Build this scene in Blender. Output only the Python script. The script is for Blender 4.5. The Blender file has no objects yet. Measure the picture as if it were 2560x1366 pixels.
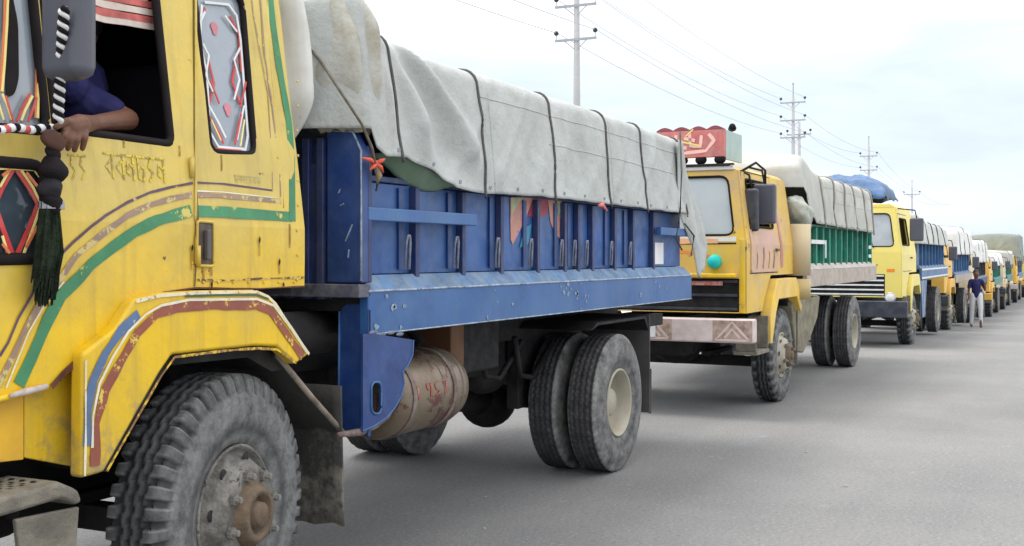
import bpy, bmesh, math, random
from mathutils import Vector, Matrix, noise
random.seed(7)
SC = bpy.context.scene
COL = SC.collection
PI = math.pi

# ------------------------------------------------------------------ camera
FPX, VX, HY, CAMH = 2900.0, 2690.0, 640.0, 1.63
TH = math.atan((VX-1280)/FPX)
CT, ST = math.cos(TH), math.sin(TH)
cd = bpy.data.cameras.new('camera'); cam = bpy.data.objects.new('camera', cd); COL.objects.link(cam)
cd.sensor_width = 36.0; cd.lens = 36.0*FPX/2560; cd.clip_end = 5000; cd.clip_start = 0.05
cam.location = (0, 0, CAMH)
cam.rotation_euler = (math.radians(90), 0, TH-math.radians(90))
cd.shift_y = -(683-HY)/2560
SC.camera = cam

# ------------------------------------------------------------------ sky, sun, exposure
SUN_EL, SUN_AZ = math.radians(68), math.radians(95)   # veiled sun high on the far side of the queue
w = bpy.data.worlds.new('World'); SC.world = w; w.use_nodes = True
nt = w.node_tree; N = nt.nodes; Lk = nt.links
N.clear()
out = N.new('ShaderNodeOutputWorld'); bg = N.new('ShaderNodeBackground'); bg2 = N.new('ShaderNodeBackground')
sky = N.new('ShaderNodeTexSky'); sky.sky_type = 'NISHITA'; sky.sun_disc = False
sky.sun_elevation = SUN_EL; sky.sun_rotation = math.radians(90)-SUN_AZ
Lk.new(sky.outputs[0], bg.inputs[0]); bg.inputs[1].default_value = 0.12
tc = N.new('ShaderNodeTexCoord'); sep = N.new('ShaderNodeSeparateXYZ'); Lk.new(tc.outputs['Generated'], sep.inputs[0])
# overcast cloud layer: pale blue-grey near the horizon, brighter overhead, soft streaks
mp = N.new('ShaderNodeMapping'); mp.inputs['Scale'].default_value = (1.0, 1.0, 5.0); Lk.new(tc.outputs['Generated'], mp.inputs[0])
nz = N.new('ShaderNodeTexNoise'); nz.inputs['Scale'].default_value = 2.6; nz.inputs['Detail'].default_value = 5; nz.inputs['Roughness'].default_value = .55
nz.inputs['Distortion'].default_value = .3
Lk.new(mp.outputs[0], nz.inputs['Vector'])
cr = N.new('ShaderNodeValToRGB'); Lk.new(sep.outputs[2], cr.inputs[0])
e = cr.color_ramp.elements
e[0].position = 0.0; e[0].color = (.70, .80, .97, 1)
e[1].position = .16; e[1].color = (.87, .96, 1.08, 1)
x = e.new(.30); x.color = (1.32, 1.33, 1.33, 1)
x = e.new(.7); x.color = (2.0, 2.0, 2.0, 1)
mr = N.new('ShaderNodeMapRange'); Lk.new(nz.outputs['Fac'], mr.inputs[0])
mr.inputs['From Min'].default_value = .36; mr.inputs['From Max'].default_value = .62
mr.inputs['To Min'].default_value = .92; mr.inputs['To Max'].default_value = 1.22
ml = N.new('ShaderNodeVectorMath'); ml.operation = 'SCALE'; Lk.new(cr.outputs[0], ml.inputs[0]); Lk.new(mr.outputs[0], ml.inputs['Scale'])
Lk.new(ml.outputs[0], bg2.inputs[0]); bg2.inputs[1].default_value = .86
mx = N.new('ShaderNodeMixShader'); mx.inputs[0].default_value = .86
Lk.new(bg.outputs[0], mx.inputs[1]); Lk.new(bg2.outputs[0], mx.inputs[2]); Lk.new(mx.outputs[0], out.inputs[0])
sd = bpy.data.lights.new('sun', 'SUN'); sd.energy = 1.5; sd.angle = math.radians(22); sd.color = (1, .97, .92)
sun = bpy.data.objects.new('sun', sd); COL.objects.link(sun)
sdir = Vector((math.cos(SUN_EL)*math.cos(SUN_AZ), math.cos(SUN_EL)*math.sin(SUN_AZ), math.sin(SUN_EL)))
sun.rotation_euler = sdir.to_track_quat('Z', 'Y').to_euler()
vs = SC.view_settings; vs.view_transform = 'Standard'; vs.look = 'None'; vs.gamma = 1; vs.exposure = 0.42
try: vs.use_curve_mapping = False
except Exception: pass

# ------------------------------------------------------------------ coordinates
def P(px, py, Y):
    """photo point -> world point on the plane y = Y"""
    t = (px-1280)/FPX
    X = Y*(CT+t*ST)/(ST-t*CT); z = X*CT+Y*ST
    return Vector((X, Y, CAMH-(py-HY)/FPX*z))
def gz(X):
    t = min(1, max(0, (X-17)/38.0)); return -.8*t*t*(3-2*t)
def lerp(a, b, t): return a+(b-a)*t
def smooth(t): t = min(1, max(0, t)); return t*t*(3-2*t)
def interp(x, tab):
    if x <= tab[0][0]: return tab[0][1]
    for (a, b), (c, d) in zip(tab, tab[1:]):
        if x <= c: return lerp(b, d, (x-a)/(c-a))
    return tab[-1][1]

# ------------------------------------------------------------------ materials
MC = {}
def mat(name, col, rough=.6, metal=0., var=.18, vs=2.5, dirt=None, rust=None, bump=.0, bs=40, spec=.5, mud=None, fade_sheen=None, streak=None, attr=None):
    """paint / metal / cloth with tone variation, dust (dirt=(rgb,amount,scale)), chips (rust=(rgb,amount,scale)),
       splashed mud below a height (mud=(rgb,z0,z1)), sun fading (with heights: painted sky sheen), vertical streaks"""
    if name in MC: return MC[name]
    m = bpy.data.materials.new(name); m.use_nodes = True; MC[name] = m
    t = m.node_tree; n = t.nodes; l = t.links
    b = n['Principled BSDF']; b.inputs['Roughness'].default_value = rough; b.inputs['Metallic'].default_value = metal
    b.inputs['Specular IOR Level'].default_value = spec
    co = n.new('ShaderNodeTexCoord').outputs['Object']
    def nz(scale, detail=5, ro=.6, src=None, dist=0):
        k = n.new('ShaderNodeTexNoise'); k.inputs['Scale'].default_value = scale; k.inputs['Detail'].default_value = detail
        k.inputs['Roughness'].default_value = ro; k.inputs['Distortion'].default_value = dist; l.new(src or co, k.inputs['Vector']); return k.outputs['Fac']
    def rng(src, a, b_, c=0., d=1.):
        k = n.new('ShaderNodeMapRange'); k.inputs[1].default_value = a; k.inputs[2].default_value = b_; k.inputs[3].default_value = c; k.inputs[4].default_value = d
        l.new(src, k.inputs[0]); return k.outputs[0]
    def mixc(f, a, b_):
        k = n.new('ShaderNodeMix'); k.data_type = 'RGBA'
        if isinstance(f, float): k.inputs[0].default_value = f
        else: l.new(f, k.inputs[0])
        for s, v in ((6, a), (7, b_)):
            if isinstance(v, tuple): k.inputs[s].default_value = (*v, 1)
            else: l.new(v, k.inputs[s])
        return k.outputs[2]
    def mul(a, b_):
        k = n.new('ShaderNodeMath'); k.operation = 'MULTIPLY'; l.new(a, k.inputs[0])
        if isinstance(b_, float): k.inputs[1].default_value = b_
        else: l.new(b_, k.inputs[1])
        return k.outputs[0]
    lo = tuple(c*(1-var) for c in col); hi = tuple(min(1, c*(1+var)) for c in col)
    c = mixc(rng(nz(vs, 6), .3, .7), lo, hi)
    if fade_sheen:
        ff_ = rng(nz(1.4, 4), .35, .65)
        if len(fade_sheen) > 2:
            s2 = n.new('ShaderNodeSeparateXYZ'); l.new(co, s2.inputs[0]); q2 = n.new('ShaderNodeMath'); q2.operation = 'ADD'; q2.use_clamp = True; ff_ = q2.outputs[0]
            l.new(rng(s2.outputs[2], fade_sheen[2], fade_sheen[3], 0, .95), q2.inputs[0]); l.new(rng(nz(1.4, 5), .3, .7, -.35, .35), q2.inputs[1])
        c = mixc(mul(ff_, float(fade_sheen[1])), c, fade_sheen[0])
    if streak:
        mpn = n.new('ShaderNodeMapping'); mpn.inputs['Scale'].default_value = (14, 14, .9); l.new(co, mpn.inputs[0])
        c = mixc(mul(rng(nz(1., 5, .6, mpn.outputs[0]), .5, .72), float(streak[1])), c, streak[0])
    if dirt: c = mixc(mul(rng(nz(dirt[2], 8, .68), .42, .68), float(dirt[1])), c, dirt[0])
    if mud:
        sp = n.new('ShaderNodeSeparateXYZ'); l.new(co, sp.inputs[0])
        h = rng(sp.outputs[2], mud[2], mud[1]); k = n.new('ShaderNodeMath'); k.operation = 'ADD'; l.new(h, k.inputs[0]); l.new(rng(nz(7, 8, .7), .3, .7, -.45, .45), k.inputs[1])
        c = mixc(rng(k.outputs[0], .35, .75, 0, .85), c, mud[0])
    if attr:
        an = n.new('ShaderNodeAttribute'); an.attribute_name = 'dust'
        c = mixc(mul(an.outputs['Fac'], rng(nz(11, 8, .75), .32, .66, .12, 1.)), c, attr)
    if rust:
        f = rng(nz(rust[2], 9, .72), .62-rust[1], .645-rust[1])
        c = mixc(f, c, rust[0])
    l.new(c, b.inputs['Base Color'])
    r = rng(nz(vs*3, 5), .3, .7, max(0, rough-.12), min(1, rough+.12)); l.new(r, b.inputs['Roughness'])
    if bump:
        bp = n.new('ShaderNodeBump'); bp.inputs['Strength'].default_value = bump; bp.inputs['Distance'].default_value = .02
        l.new(nz(bs, 6, .65), bp.inputs['Height']); l.new(bp.outputs[0], b.inputs['Normal'])
    return m
def wornpaint(name, col, base, thr=.5, scale=9):
    """painted stripe, flaked so that the coat below shows"""
    if name in MC: return MC[name]
    m = mat(name, col, .55, var=.2, vs=6, rust=(base, .62-thr, scale), bump=.1)
    return m

YEL = mat('yellow_paint', (.78, .50, .006), .42, var=.10, vs=1.6, fade_sheen=((.60, .47, .13), .90, 1.3, 2.1), dirt=((.42, .31, .08), .5, 3.4), rust=((.12, .055, .03), -.035, 10), streak=((.30, .20, .06), .40), mud=((.27, .22, .12), .5, 1.35), bump=.3, bs=4)  # paler upwards: sky reflection painted into the colour, plus patchy fading
YEL2 = mat('faded_yellow_paint', (.72, .47, .03), .5, var=.14, vs=2, fade_sheen=((.58, .38, .16), .8), dirt=((.36, .27, .2), .55, 4), rust=((.15, .08, .06), .0, 5), mud=((.3, .26, .2), .3, 1.0))
YEL3 = mat('pale_yellow_paint', (.80, .66, .16), .45, var=.06, vs=2, dirt=((.5, .47, .30), .3, 4), mud=((.3, .28, .22), .2, .9))
YEL4 = mat('orange_yellow_paint', (.78, .45, .06), .5, var=.12, vs=2, dirt=((.45, .35, .2), .4, 3))
CREAM = mat('cream_paint', (.70, .58, .38), .55, var=.12, dirt=((.35, .28, .2), .5, 3))
BLUE = mat('blue_paint', (.011, .042, .18), .42, var=.35, vs=3, dirt=((.05, .10, .24), .55, 5), rust=((.26, .28, .33), -.07, 20), streak=((.03, .05, .12), .5), bump=.12, bs=7)
DBLUE = mat('dark_blue_paint', (.014, .030, .12), .5, var=.3, vs=3, dirt=((.10, .11, .16), .35, 5), rust=((.24, .24, .27), -.10, 20), streak=((.10, .09, .12), .4), bump=.1, bs=9)
LBLUE = mat('dusty_blue_paint', (.026, .098, .28), .5, var=.2, vs=2, dirt=((.10, .19, .34), .6, 3), rust=((.34, .38, .42), -.06, 12), streak=((.02, .07, .22), .45), bump=.15, bs=6)
DUSTB = mat('dusty_ledge', (.10, .19, .34), .8, var=.35, vs=9, dirt=((.27, .30, .31), .7, 10), rust=((.06, .12, .27), -.04, 14))
PBLUE = mat('panel_blue', (.022, .082, .27), .45, var=.3, vs=3, dirt=((.09, .17, .34), .6, 4), rust=((.02, .03, .09), -.06, 12), streak=((.02, .05, .16), .7), bump=.15, bs=7)
BLUE3 = mat('bright_blue_paint', (.035, .12, .27), .5, var=.2, dirt=((.2, .3, .42), .4, 4))
GREEN = mat('green_bed_paint', (.010, .20, .13), .5, var=.3, vs=4, dirt=((.14, .27, .22), .4, 5), rust=((.45, .42, .36), -.08, 9), streak=((.02, .07, .06), .5))
WOODY = mat('weathered_timber', (.44, .38, .33), .8, var=.2, vs=4, dirt=((.26, .22, .19), .5, 6), streak=((.5, .46, .42), .3), bump=.2)
WHITE = mat('white_paint', (.72, .73, .74), .5, var=.08, dirt=((.45, .42, .38), .4, 6))
RED = mat('red_paint', (.55, .035, .035), .5, var=.2, dirt=((.5, .3, .25), .3, 9))
PINK = mat('pink_paint', (.55, .20, .24), .6, var=.15)
ORANGE = mat('orange_paint', (.72, .20, .06), .5, var=.2)
TRIMY = mat('yellow_trim', (.85, .70, .25), .5, var=.1)
CANVAS = mat('grey_canvas', (.44, .46, .45), .85, var=.06, vs=1.5, dirt=((.33, .35, .33), .7, 2.2), fade_sheen=((.56, .57, .56), .5), bump=.85, bs=9, spec=.2)
CANVAS2 = mat('stained_canvas', (.46, .46, .42), .85, var=.12, vs=2, dirt=((.27, .22, .15), .85, 3.4), bump=.6, bs=12, spec=.2)
CANVAS3 = mat('beige_canvas', (.47, .475, .445), .85, var=.1, vs=2, dirt=((.36, .35, .31), .5, 3), bump=.15, bs=40, spec=.2)
CANVASW = mat('white_sheet', (.72, .72, .70), .8, var=.06, dirt=((.5, .5, .47), .4, 3), spec=.2)
CANVASO = mat('olive_canvas', (.26, .29, .26), .85, var=.12, dirt=((.34, .36, .33), .5, 2), spec=.2)
CANVASG = mat('green_lining', (.16, .24, .16), .85, var=.2, dirt=((.3, .36, .28), .5, 4), spec=.2)
BTARP = mat('blue_plastic_sheet', (.045, .11, .24), .5, var=.4, vs=4, dirt=((.12, .2, .34), .5, 6), spec=.4)
ROPE = mat('dark_rope', (.10, .10, .095), .9, var=.3, vs=20, bump=.3)
ROPEJ = mat('jute_rope', (.30, .24, .15), .9, var=.3, vs=20, bump=.3)
RUB = mat('tyre_rubber', (.026, .027, .030), .8, var=.3, vs=9, attr=(.235, .24, .235), bump=.2, bs=60, spec=.25)
RUBD = mat('worn_tyre_rubber', (.020, .020, .024), .75, var=.3, vs=9, attr=(.30, .295, .285), bump=.15, bs=60, spec=.3)
RUBF = mat('window_rubber', (.014, .011, .012), .75, var=.3, spec=.15)
RIMC = mat('cream_rim', (.40, .375, .30), .6, var=.12, dirt=((.3, .25, .18), .6, 6), rust=((.18, .10, .06), -.09, 11))
HUBM = mat('muddy_hub', (.11, .10, .088), .8, var=.4, vs=12, dirt=((.34, .33, .30), .8, 9), rust=((.045, .03, .028), .02, 16), bump=.8, bs=35)
HUBC = mat('rusty_hub', (.15, .105, .065), .75, var=.4, vs=14, dirt=((.10, .065, .045), .85, 12), bump=.5, bs=30)
MUD = mat('muddy_steel', (.17, .155, .125), .85, var=.3, vs=6, dirt=((.28, .25, .19), .7, 6), rust=((.07, .06, .05), -.06, 12), bump=.6, bs=25)
MUDF = mat('mud_flap_rubber', (.045, .043, .040), .85, var=.3, vs=4, mud=((.20, .185, .15), .2, .95), bump=.4, bs=20)
BLK = mat('chassis_black', (.012, .012, .014), .7, var=.4, vs=4, dirt=((.05, .045, .04), .5, 5), bump=.2, bs=20, spec=.3)
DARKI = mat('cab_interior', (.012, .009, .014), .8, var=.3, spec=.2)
DGREY = mat('mirror_plastic', (.075, .078, .10), .42, var=.06, vs=1.5, dirt=((.12, .12, .13), .3, 4))
NAVY = mat('black_navy_paint', (.025, .03, .045), .5, var=.3, dirt=((.12, .12, .13), .4, 5))
TANK = mat('fuel_tank_steel', (.23, .20, .14), .38, metal=.4, var=.3, vs=4, dirt=((.15, .08, .06), .9, 4), rust=((.13, .055, .045), .06, 5), streak=((.20, .12, .08), .5), bump=.4, bs=8)
RUSTB = mat('rusty_bracket', (.15, .10, .09), .8, var=.3, vs=9, dirt=((.35, .32, .3), .5, 12), bump=.5, bs=30)
CHROME = mat('dull_chrome', (.6, .6, .6), .3, metal=.8, var=.1)
LAMP = mat('lamp_glass', (.8, .8, .8), .15, var=.05)
AMBER = mat('amber_lens', (.8, .25, .04), .2, var=.1)
TEAL = mat('teal_plastic', (.0, .48, .45), .5, var=.15)
TEALB = mat('pale_teal_board', (.36, .46, .43), .6, var=.12, dirt=((.3, .4, .38), .5, 4))
GLASS = mat('reflecting_glass', (.27, .31, .36), .10, var=.10, vs=3, dirt=((.36, .38, .42), .5, 4), spec=.7)
GLASSP = mat('windscreen_glass', (.42, .47, .49), .12, var=.06, vs=2, dirt=((.5, .52, .52), .5, 2.5), spec=.7)
GLASSD = mat('dark_glass', (.05, .07, .09), .12, var=.2, vs=6, spec=.6)
SKIN = mat('skin', (.16, .075, .048), .55, var=.12, vs=14, spec=.3)
SHIRT = mat('navy_shirt', (.025, .025, .10), .85, var=.2, vs=6, spec=.2)
HAIR = mat('black_hair', (.012, .010, .010), .6, var=.3)
TROUS = mat('grey_trousers', (.16, .18, .20), .85, var=.15)
TROUSW = mat('pale_trousers', (.62, .63, .64), .85, var=.1)
WOOL = mat('dark_green_wool', (.020, .028, .018), .95, var=.6, vs=22, bump=.8, bs=60, spec=.1)
BEADW = mat('white_bead', (.75, .75, .75), .4); BEADK = mat('black_bead', (.012, .009, .012), .8, bump=.5, bs=80, spec=.2)
CONC = mat('pole_concrete', (.36, .36, .37), .8, var=.08)
STEELG = mat('galvanised_steel', (.30, .31, .33), .6, var=.1)
INSUL = mat('insulator_ceramic', (.015, .013, .02), .4)
WIRE = mat('power_wire', (.33, .33, .35), .6)

# ------------------------------------------------------------------ mesh helpers
def new(): return bmesh.new()
def obj(name, bm, m, parent=None, label=None, smooth=False, bevel=0., solid=0., sub=0, loc=None):
    bmesh.ops.recalc_face_normals(bm, faces=bm.faces)
    me = bpy.data.meshes.new(name); bm.to_mesh(me); bm.free()
    o = bpy.data.objects.new(name, me); COL.objects.link(o)
    if m: me.materials.append(m)
    if smooth:
        for p in me.polygons: p.use_smooth = True
    if parent: o.parent = parent
    if loc: o.location = loc
    if label: o['label'] = label
    if solid:
        s = o.modifiers.new('solid', 'SOLIDIFY'); s.thickness = abs(solid); s.offset = 0 if solid > 0 else -1
    if bevel:
        s = o.modifiers.new('bevel', 'BEVEL'); s.width = bevel; s.segments = 2; s.limit_method = 'ANGLE'; s.angle_limit = math.radians(35)
        for p in me.polygons: p.use_smooth = True
        s.harden_normals = True
    if sub:
        s = o.modifiers.new('sub', 'SUBSURF'); s.levels = sub; s.render_levels = sub
    return o
def empty(name, loc, rz=0, parent=None):
    o = bpy.data.objects.new(name, None); COL.objects.link(o); o.location = loc; o.rotation_euler.z = rz
    o.empty_display_size = .2
    if parent: o.parent = parent
    return o
def tag(o, label=None, cat=None, group=None, kind=None):
    if label: o['label'] = label
    if cat: o['category'] = cat
    if group: o['group'] = group
    if kind: o['kind'] = kind
    return o
def box(bm, x0, x1, y0, y1, z0, z1, M=None):
    vs_ = [bm.verts.new(Vector(p)) for p in ((x0, y0, z0), (x1, y0, z0), (x1, y1, z0), (x0, y1, z0), (x0, y0, z1), (x1, y0, z1), (x1, y1, z1), (x0, y1, z1))]
    if M:
        for v in vs_: v.co = M @ v.co
    for f in ((0, 3, 2, 1), (4, 5, 6, 7), (0, 1, 5, 4), (1, 2, 6, 5), (2, 3, 7, 6), (3, 0, 4, 7)): bm.faces.new([vs_[i] for i in f])
    return bm
def bx(*a): return box(new(), *a)
def prism(bm, pts, a0, a1, f):
    """extrude polygon pts (u,v) between a0 and a1; f(u,v,a)->xyz"""
    A = [bm.verts.new(f(u, v, a0)) for u, v in pts]; B = [bm.verts.new(f(u, v, a1)) for u, v in pts]
    n = len(pts)
    bm.faces.new(A); bm.faces.new(B[::-1])
    for i in range(n): bm.faces.new((A[i], B[i], B[(i+1) % n], A[(i+1) % n]))
    return bm
XZ = lambda u, v, a: Vector((u, a, v))
YZ = lambda u, v, a: Vector((a, u, v))
def tube(bm, pts, r, seg=8, cap=True):
    pts = [Vector(p) for p in pts]; rings = []
    n = len(pts); up = Vector((0, 0, 1))
    for i, p in enumerate(pts):
        d = (pts[min(i+1, n-1)]-pts[max(i-1, 0)])
        if d.length < 1e-9: d = Vector((0, 0, 1))
        d.normalize()
        s = d.cross(up)
        if s.length < .05: s = d.cross(Vector((1, 0, 0)))
        s.normalize(); t = d.cross(s)
        rr = r[i] if isinstance(r, (list, tuple)) else r
        rings.append([bm.verts.new(p+(s*math.cos(2*PI*k/seg)+t*math.sin(2*PI*k/seg))*rr) for k in range(seg)])
    for a, b in zip(rings, rings[1:]):
        for k in range(seg): bm.faces.new((a[k], a[(k+1) % seg], b[(k+1) % seg], b[k]))
    if cap: bm.faces.new(rings[0][::-1]); bm.faces.new(rings[-1])
    return bm
def lathe(bm, prof, cx, cz, seg=32, close=False, axis='y', off=0):
    """prof [(a, r)] revolved round the axis through (cx,cz)"""
    rings = []
    for a, r in prof:
        ring = []
        for k in range(seg):
            t = 2*PI*k/seg
            if axis == 'y': p = (cx+r*math.cos(t), a, cz+r*math.sin(t))
            elif axis == 'x': p = (a, cx+r*math.cos(t), cz+r*math.sin(t))
            else: p = (cx+r*math.cos(t), cz+r*math.sin(t), a)
            ring.append(bm.verts.new(p))
        rings.append(ring)
    for A, B in zip(rings, rings[1:]):
        for k in range(seg): bm.faces.new((A[k], A[(k+1) % seg], B[(k+1) % seg], B[k]))
    if close: bm.faces.new(rings[0][::-1]); bm.faces.new(rings[-1])
    return bm
def ball(bm, c, r, s=(1, 1, 1), seg=10):
    g = bmesh.ops.create_uvsphere(bm, u_segments=seg, v_segments=max(5, seg*2//3), radius=r)
    for v in g['verts']: v.co = Vector((v.co.x*s[0], v.co.y*s[1], v.co.z*s[2]))+Vector(c)
    return bm
def capsule(bm, a, b, ra, rb, seg=10):
    a, b = Vector(a), Vector(b)
    pts, rs = [], []
    d = (b-a); L = d.length
    if L < 1e-6: return ball(bm, a, ra)
    d.normalize()
    for k in (90, 60, 30): t = math.radians(k); pts.append(a-d*ra*math.sin(t)); rs.append(max(ra*math.cos(t), ra*.02))
    pts += [a, b]; rs += [ra, rb]
    for k in (30, 60, 90): t = math.radians(k); pts.append(b+d*rb*math.sin(t)); rs.append(max(rb*math.cos(t), rb*.02))
    return tube(bm, pts, rs, seg)
def roundpoly(pts, r, n=4):
    out_ = []; k = len(pts)
    for i in range(k):
        p0, p, p1 = (Vector(pts[j % k]) for j in (i-1, i, i+1))
        rr = r[i] if isinstance(r, (list, tuple)) else r
        a = (p0-p); b = (p1-p); rr = min(rr, a.length*.48, b.length*.48)
        if rr < 1e-4: out_.append(tuple(p)); continue
        a = p+a.normalized()*rr; b = p+b.normalized()*rr
        for j in range(n+1):
            t = j/n; out_.append(tuple(a*(1-t)**2+p*2*t*(1-t)+b*t*t))
    return out_
def fillpoly(outer, holes, f, cu=(), cv=()):
    """flat face with holes in (u,v), cut at u in cu and v in cv, mapped by f(u,v)"""
    bm = new()
    for loop in [outer]+list(holes):
        vs_ = [bm.verts.new((u, v, 0)) for u, v in loop]
        for i in range(len(vs_)): bm.edges.new((vs_[i], vs_[(i+1) % len(vs_)]))
    bmesh.ops.triangle_fill(bm, use_beauty=True, use_dissolve=False, edges=bm.edges[:])
    for a, lst in ((0, cu), (1, cv)):
        for c_ in lst:
            co = Vector((0, 0, 0)); co[a] = c_; no = Vector((0, 0, 0)); no[a] = 1
            bmesh.ops.bisect_plane(bm, geom=bm.verts[:]+bm.edges[:]+bm.faces[:], plane_co=co, plane_no=no, dist=1e-5)
    for v in bm.verts: v.co = Vector(f(v.co.x, v.co.y))
    return bm
def resample(pts, step):
    out_ = []
    for a, b in zip(pts, pts[1:]):
        a, b = Vector(a), Vector(b); k = max(1, int((b-a).length/step))
        out_ += [a.lerp(b, j/k) for j in range(k)]
    return out_+[Vector(pts[-1])]
def ribbon(bm, pts, wd, f, step=.05, jit=0.):
    """painted stripe of width wd along (u,v) polyline, laid on surface f(u,v)"""
    p = resample(pts, step); prev = None
    for i, q in enumerate(p):
        d = (p[min(i+1, len(p)-1)]-p[max(i-1, 0)]).normalized(); nn = Vector((-d.y, d.x))
        ww = wd/2*(1+jit*noise.noise(Vector((q.x*9, q.y*9, 3))))
        a = q+nn*ww; b = q-nn*ww
        cur = (bm.verts.new(f(a.x, a.y)), bm.verts.new(f(b.x, b.y)))
        if prev: bm.faces.new((prev[0], cur[0], cur[1], prev[1]))
        prev = cur
    return bm
def grid(bm, nu, nv, f):
    V = [[bm.verts.new(f(i/nu, j/nv)) for j in range(nv+1)] for i in range(nu+1)]
    for i in range(nu):
        for j in range(nv): bm.faces.new((V[i][j], V[i+1][j], V[i+1][j+1], V[i][j+1]))
    return bm
def nzz(x, y, z=0, s=1.): return noise.noise(Vector((x*s, y*s, z*s)))

# ------------------------------------------------------------------ ground and road
xs = [-300, -60, -20] + [i*1.0 for i in range(-10, 80, 2)] + [90, 120, 200, 400, 900, 1800]
def sheet(name, ya, yb, dz, m, ny=1):
    bm = new(); V = []
    for x_ in xs: V.append([bm.verts.new((x_, lerp(ya, yb, j/ny), gz(x_)+dz)) for j in range(ny+1)])
    for a, b in zip(V, V[1:]):
        for j in range(ny): bm.faces.new((a[j], b[j], b[j+1], a[j+1]))
    return tag(obj(name, bm, m, smooth=True), kind='structure')
def ground_mat(name, col, hi, scale, fine, bumpd):
    m = bpy.data.materials.new(name); m.use_nodes = True; t = m.node_tree; n = t.nodes; l = t.links; b = n['Principled BSDF']
    co = n.new('ShaderNodeTexCoord').outputs['Object']
    def nz(s, d, r=.6, v=None):
        k = n.new('ShaderNodeTexNoise'); k.inputs['Scale'].default_value = s; k.inputs['Detail'].default_value = d; k.inputs['Roughness'].default_value = r; l.new(v or co, k.inputs['Vector']); return k.outputs['Fac']
    def rng(s, a, b_, c, d):
        k = n.new('ShaderNodeMapRange'); l.new(s, k.inputs[0])
        for i, v in enumerate((a, b_, c, d)): k.inputs[i+1].default_value = v
        return k.outputs[0]
    def mix(f, a, b_):
        k = n.new('ShaderNodeMix'); k.data_type = 'RGBA'; l.new(f, k.inputs[0])
        for s, v in ((6, a), (7, b_)):
            if isinstance(v, tuple): k.inputs[s].default_value = (*v, 1)
            else: l.new(v, k.inputs[s])
        return k.outputs[2]
    c = mix(rng(nz(scale, 6), .35, .65, 0, 1), col, hi)
    mp_ = n.new('ShaderNodeMapping'); mp_.inputs['Scale'].default_value = (.25, 2.2, 1); l.new(co, mp_.inputs[0])
    dark = tuple(v*.72 for v in col)
    c = mix(rng(nz(1.0, 5, .6, mp_.outputs[0]), .45, .70, 0, .18), c, dark)                    # wheel-path streaks
    c = mix(rng(nz(fine, 4, .8), .53, .66, 0, .6), c, tuple(min(1, v*1.65) for v in hi))         # light chippings
    c = mix(rng(nz(fine*.8, 4, .8), .34, .46, .55, 0), c, tuple(v*.5 for v in col))
    c = mix(rng(nz(3.3, 9, .8), .60, .66, 0, .45), c, tuple(min(1, v*1.6) for v in hi))         # dried white smears
    l.new(c, b.inputs['Base Color']); b.inputs['Roughness'].default_value = .8; b.inputs['Specular IOR Level'].default_value = .35
    bp = n.new('ShaderNodeBump'); bp.inputs['Strength'].default_value = .6; bp.inputs['Distance'].default_value = bumpd
    l.new(nz(fine, 5, .8), bp.inputs['Height']); l.new(bp.outputs[0], b.inputs['Normal'])
    return m
ASPH = ground_mat('asphalt', (.188, .186, .186), (.245, .242, .238), .5, 40, .02)
SAND = ground_mat('pale_dust', (.52, .50, .46), (.62, .60, .56), .5, 30, .02)
FIELD = ground_mat('dry_field', (.36, .36, .27), (.46, .45, .38), .1, 6, .05)
sheet('ground', -900, 900, -.06, FIELD)
sheet('verge', 6.6, 34, -.03, SAND)
sheet('verge', -22, -7.5, -.03, SAND)
sheet('road', -7.5, 6.6, 0, ASPH)
bm = new(); ball(bm, (4.78, .93, .012), .022, (1.3, 1, .6), 7)
tag(obj('pebble', bm, mat('brick_chip', (.25, .10, .08), .9), smooth=True), 'small reddish chip of brick lying on the bare asphalt', 'brick chip')

GRIT = mat('road_grit', (.33, .32, .30), .9, var=.4, vs=30); rg = random.Random(21)
for k in range(12):
    gx_, gy_ = rg.uniform(4.2, 16), rg.uniform(.0, 4.6)
    if gy_ > 2.9 and gx_ < 5: continue
    s_ = rg.uniform(.006, .016); b_ = new(); bmesh.ops.create_icosphere(b_, subdivisions=1, radius=s_)
    for v in b_.verts: v.co = Vector((v.co.x*rg.uniform(.8, 1.5), v.co.y*rg.uniform(.7, 1.3), v.co.z*rg.uniform(.5, .8)))
    tag(obj('stone', b_, GRIT, loc=(gx_, gy_, s_*.35)), 'small grey stone lying loose on the asphalt beside the trucks', 'stone', 'loose stones on the road')
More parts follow.
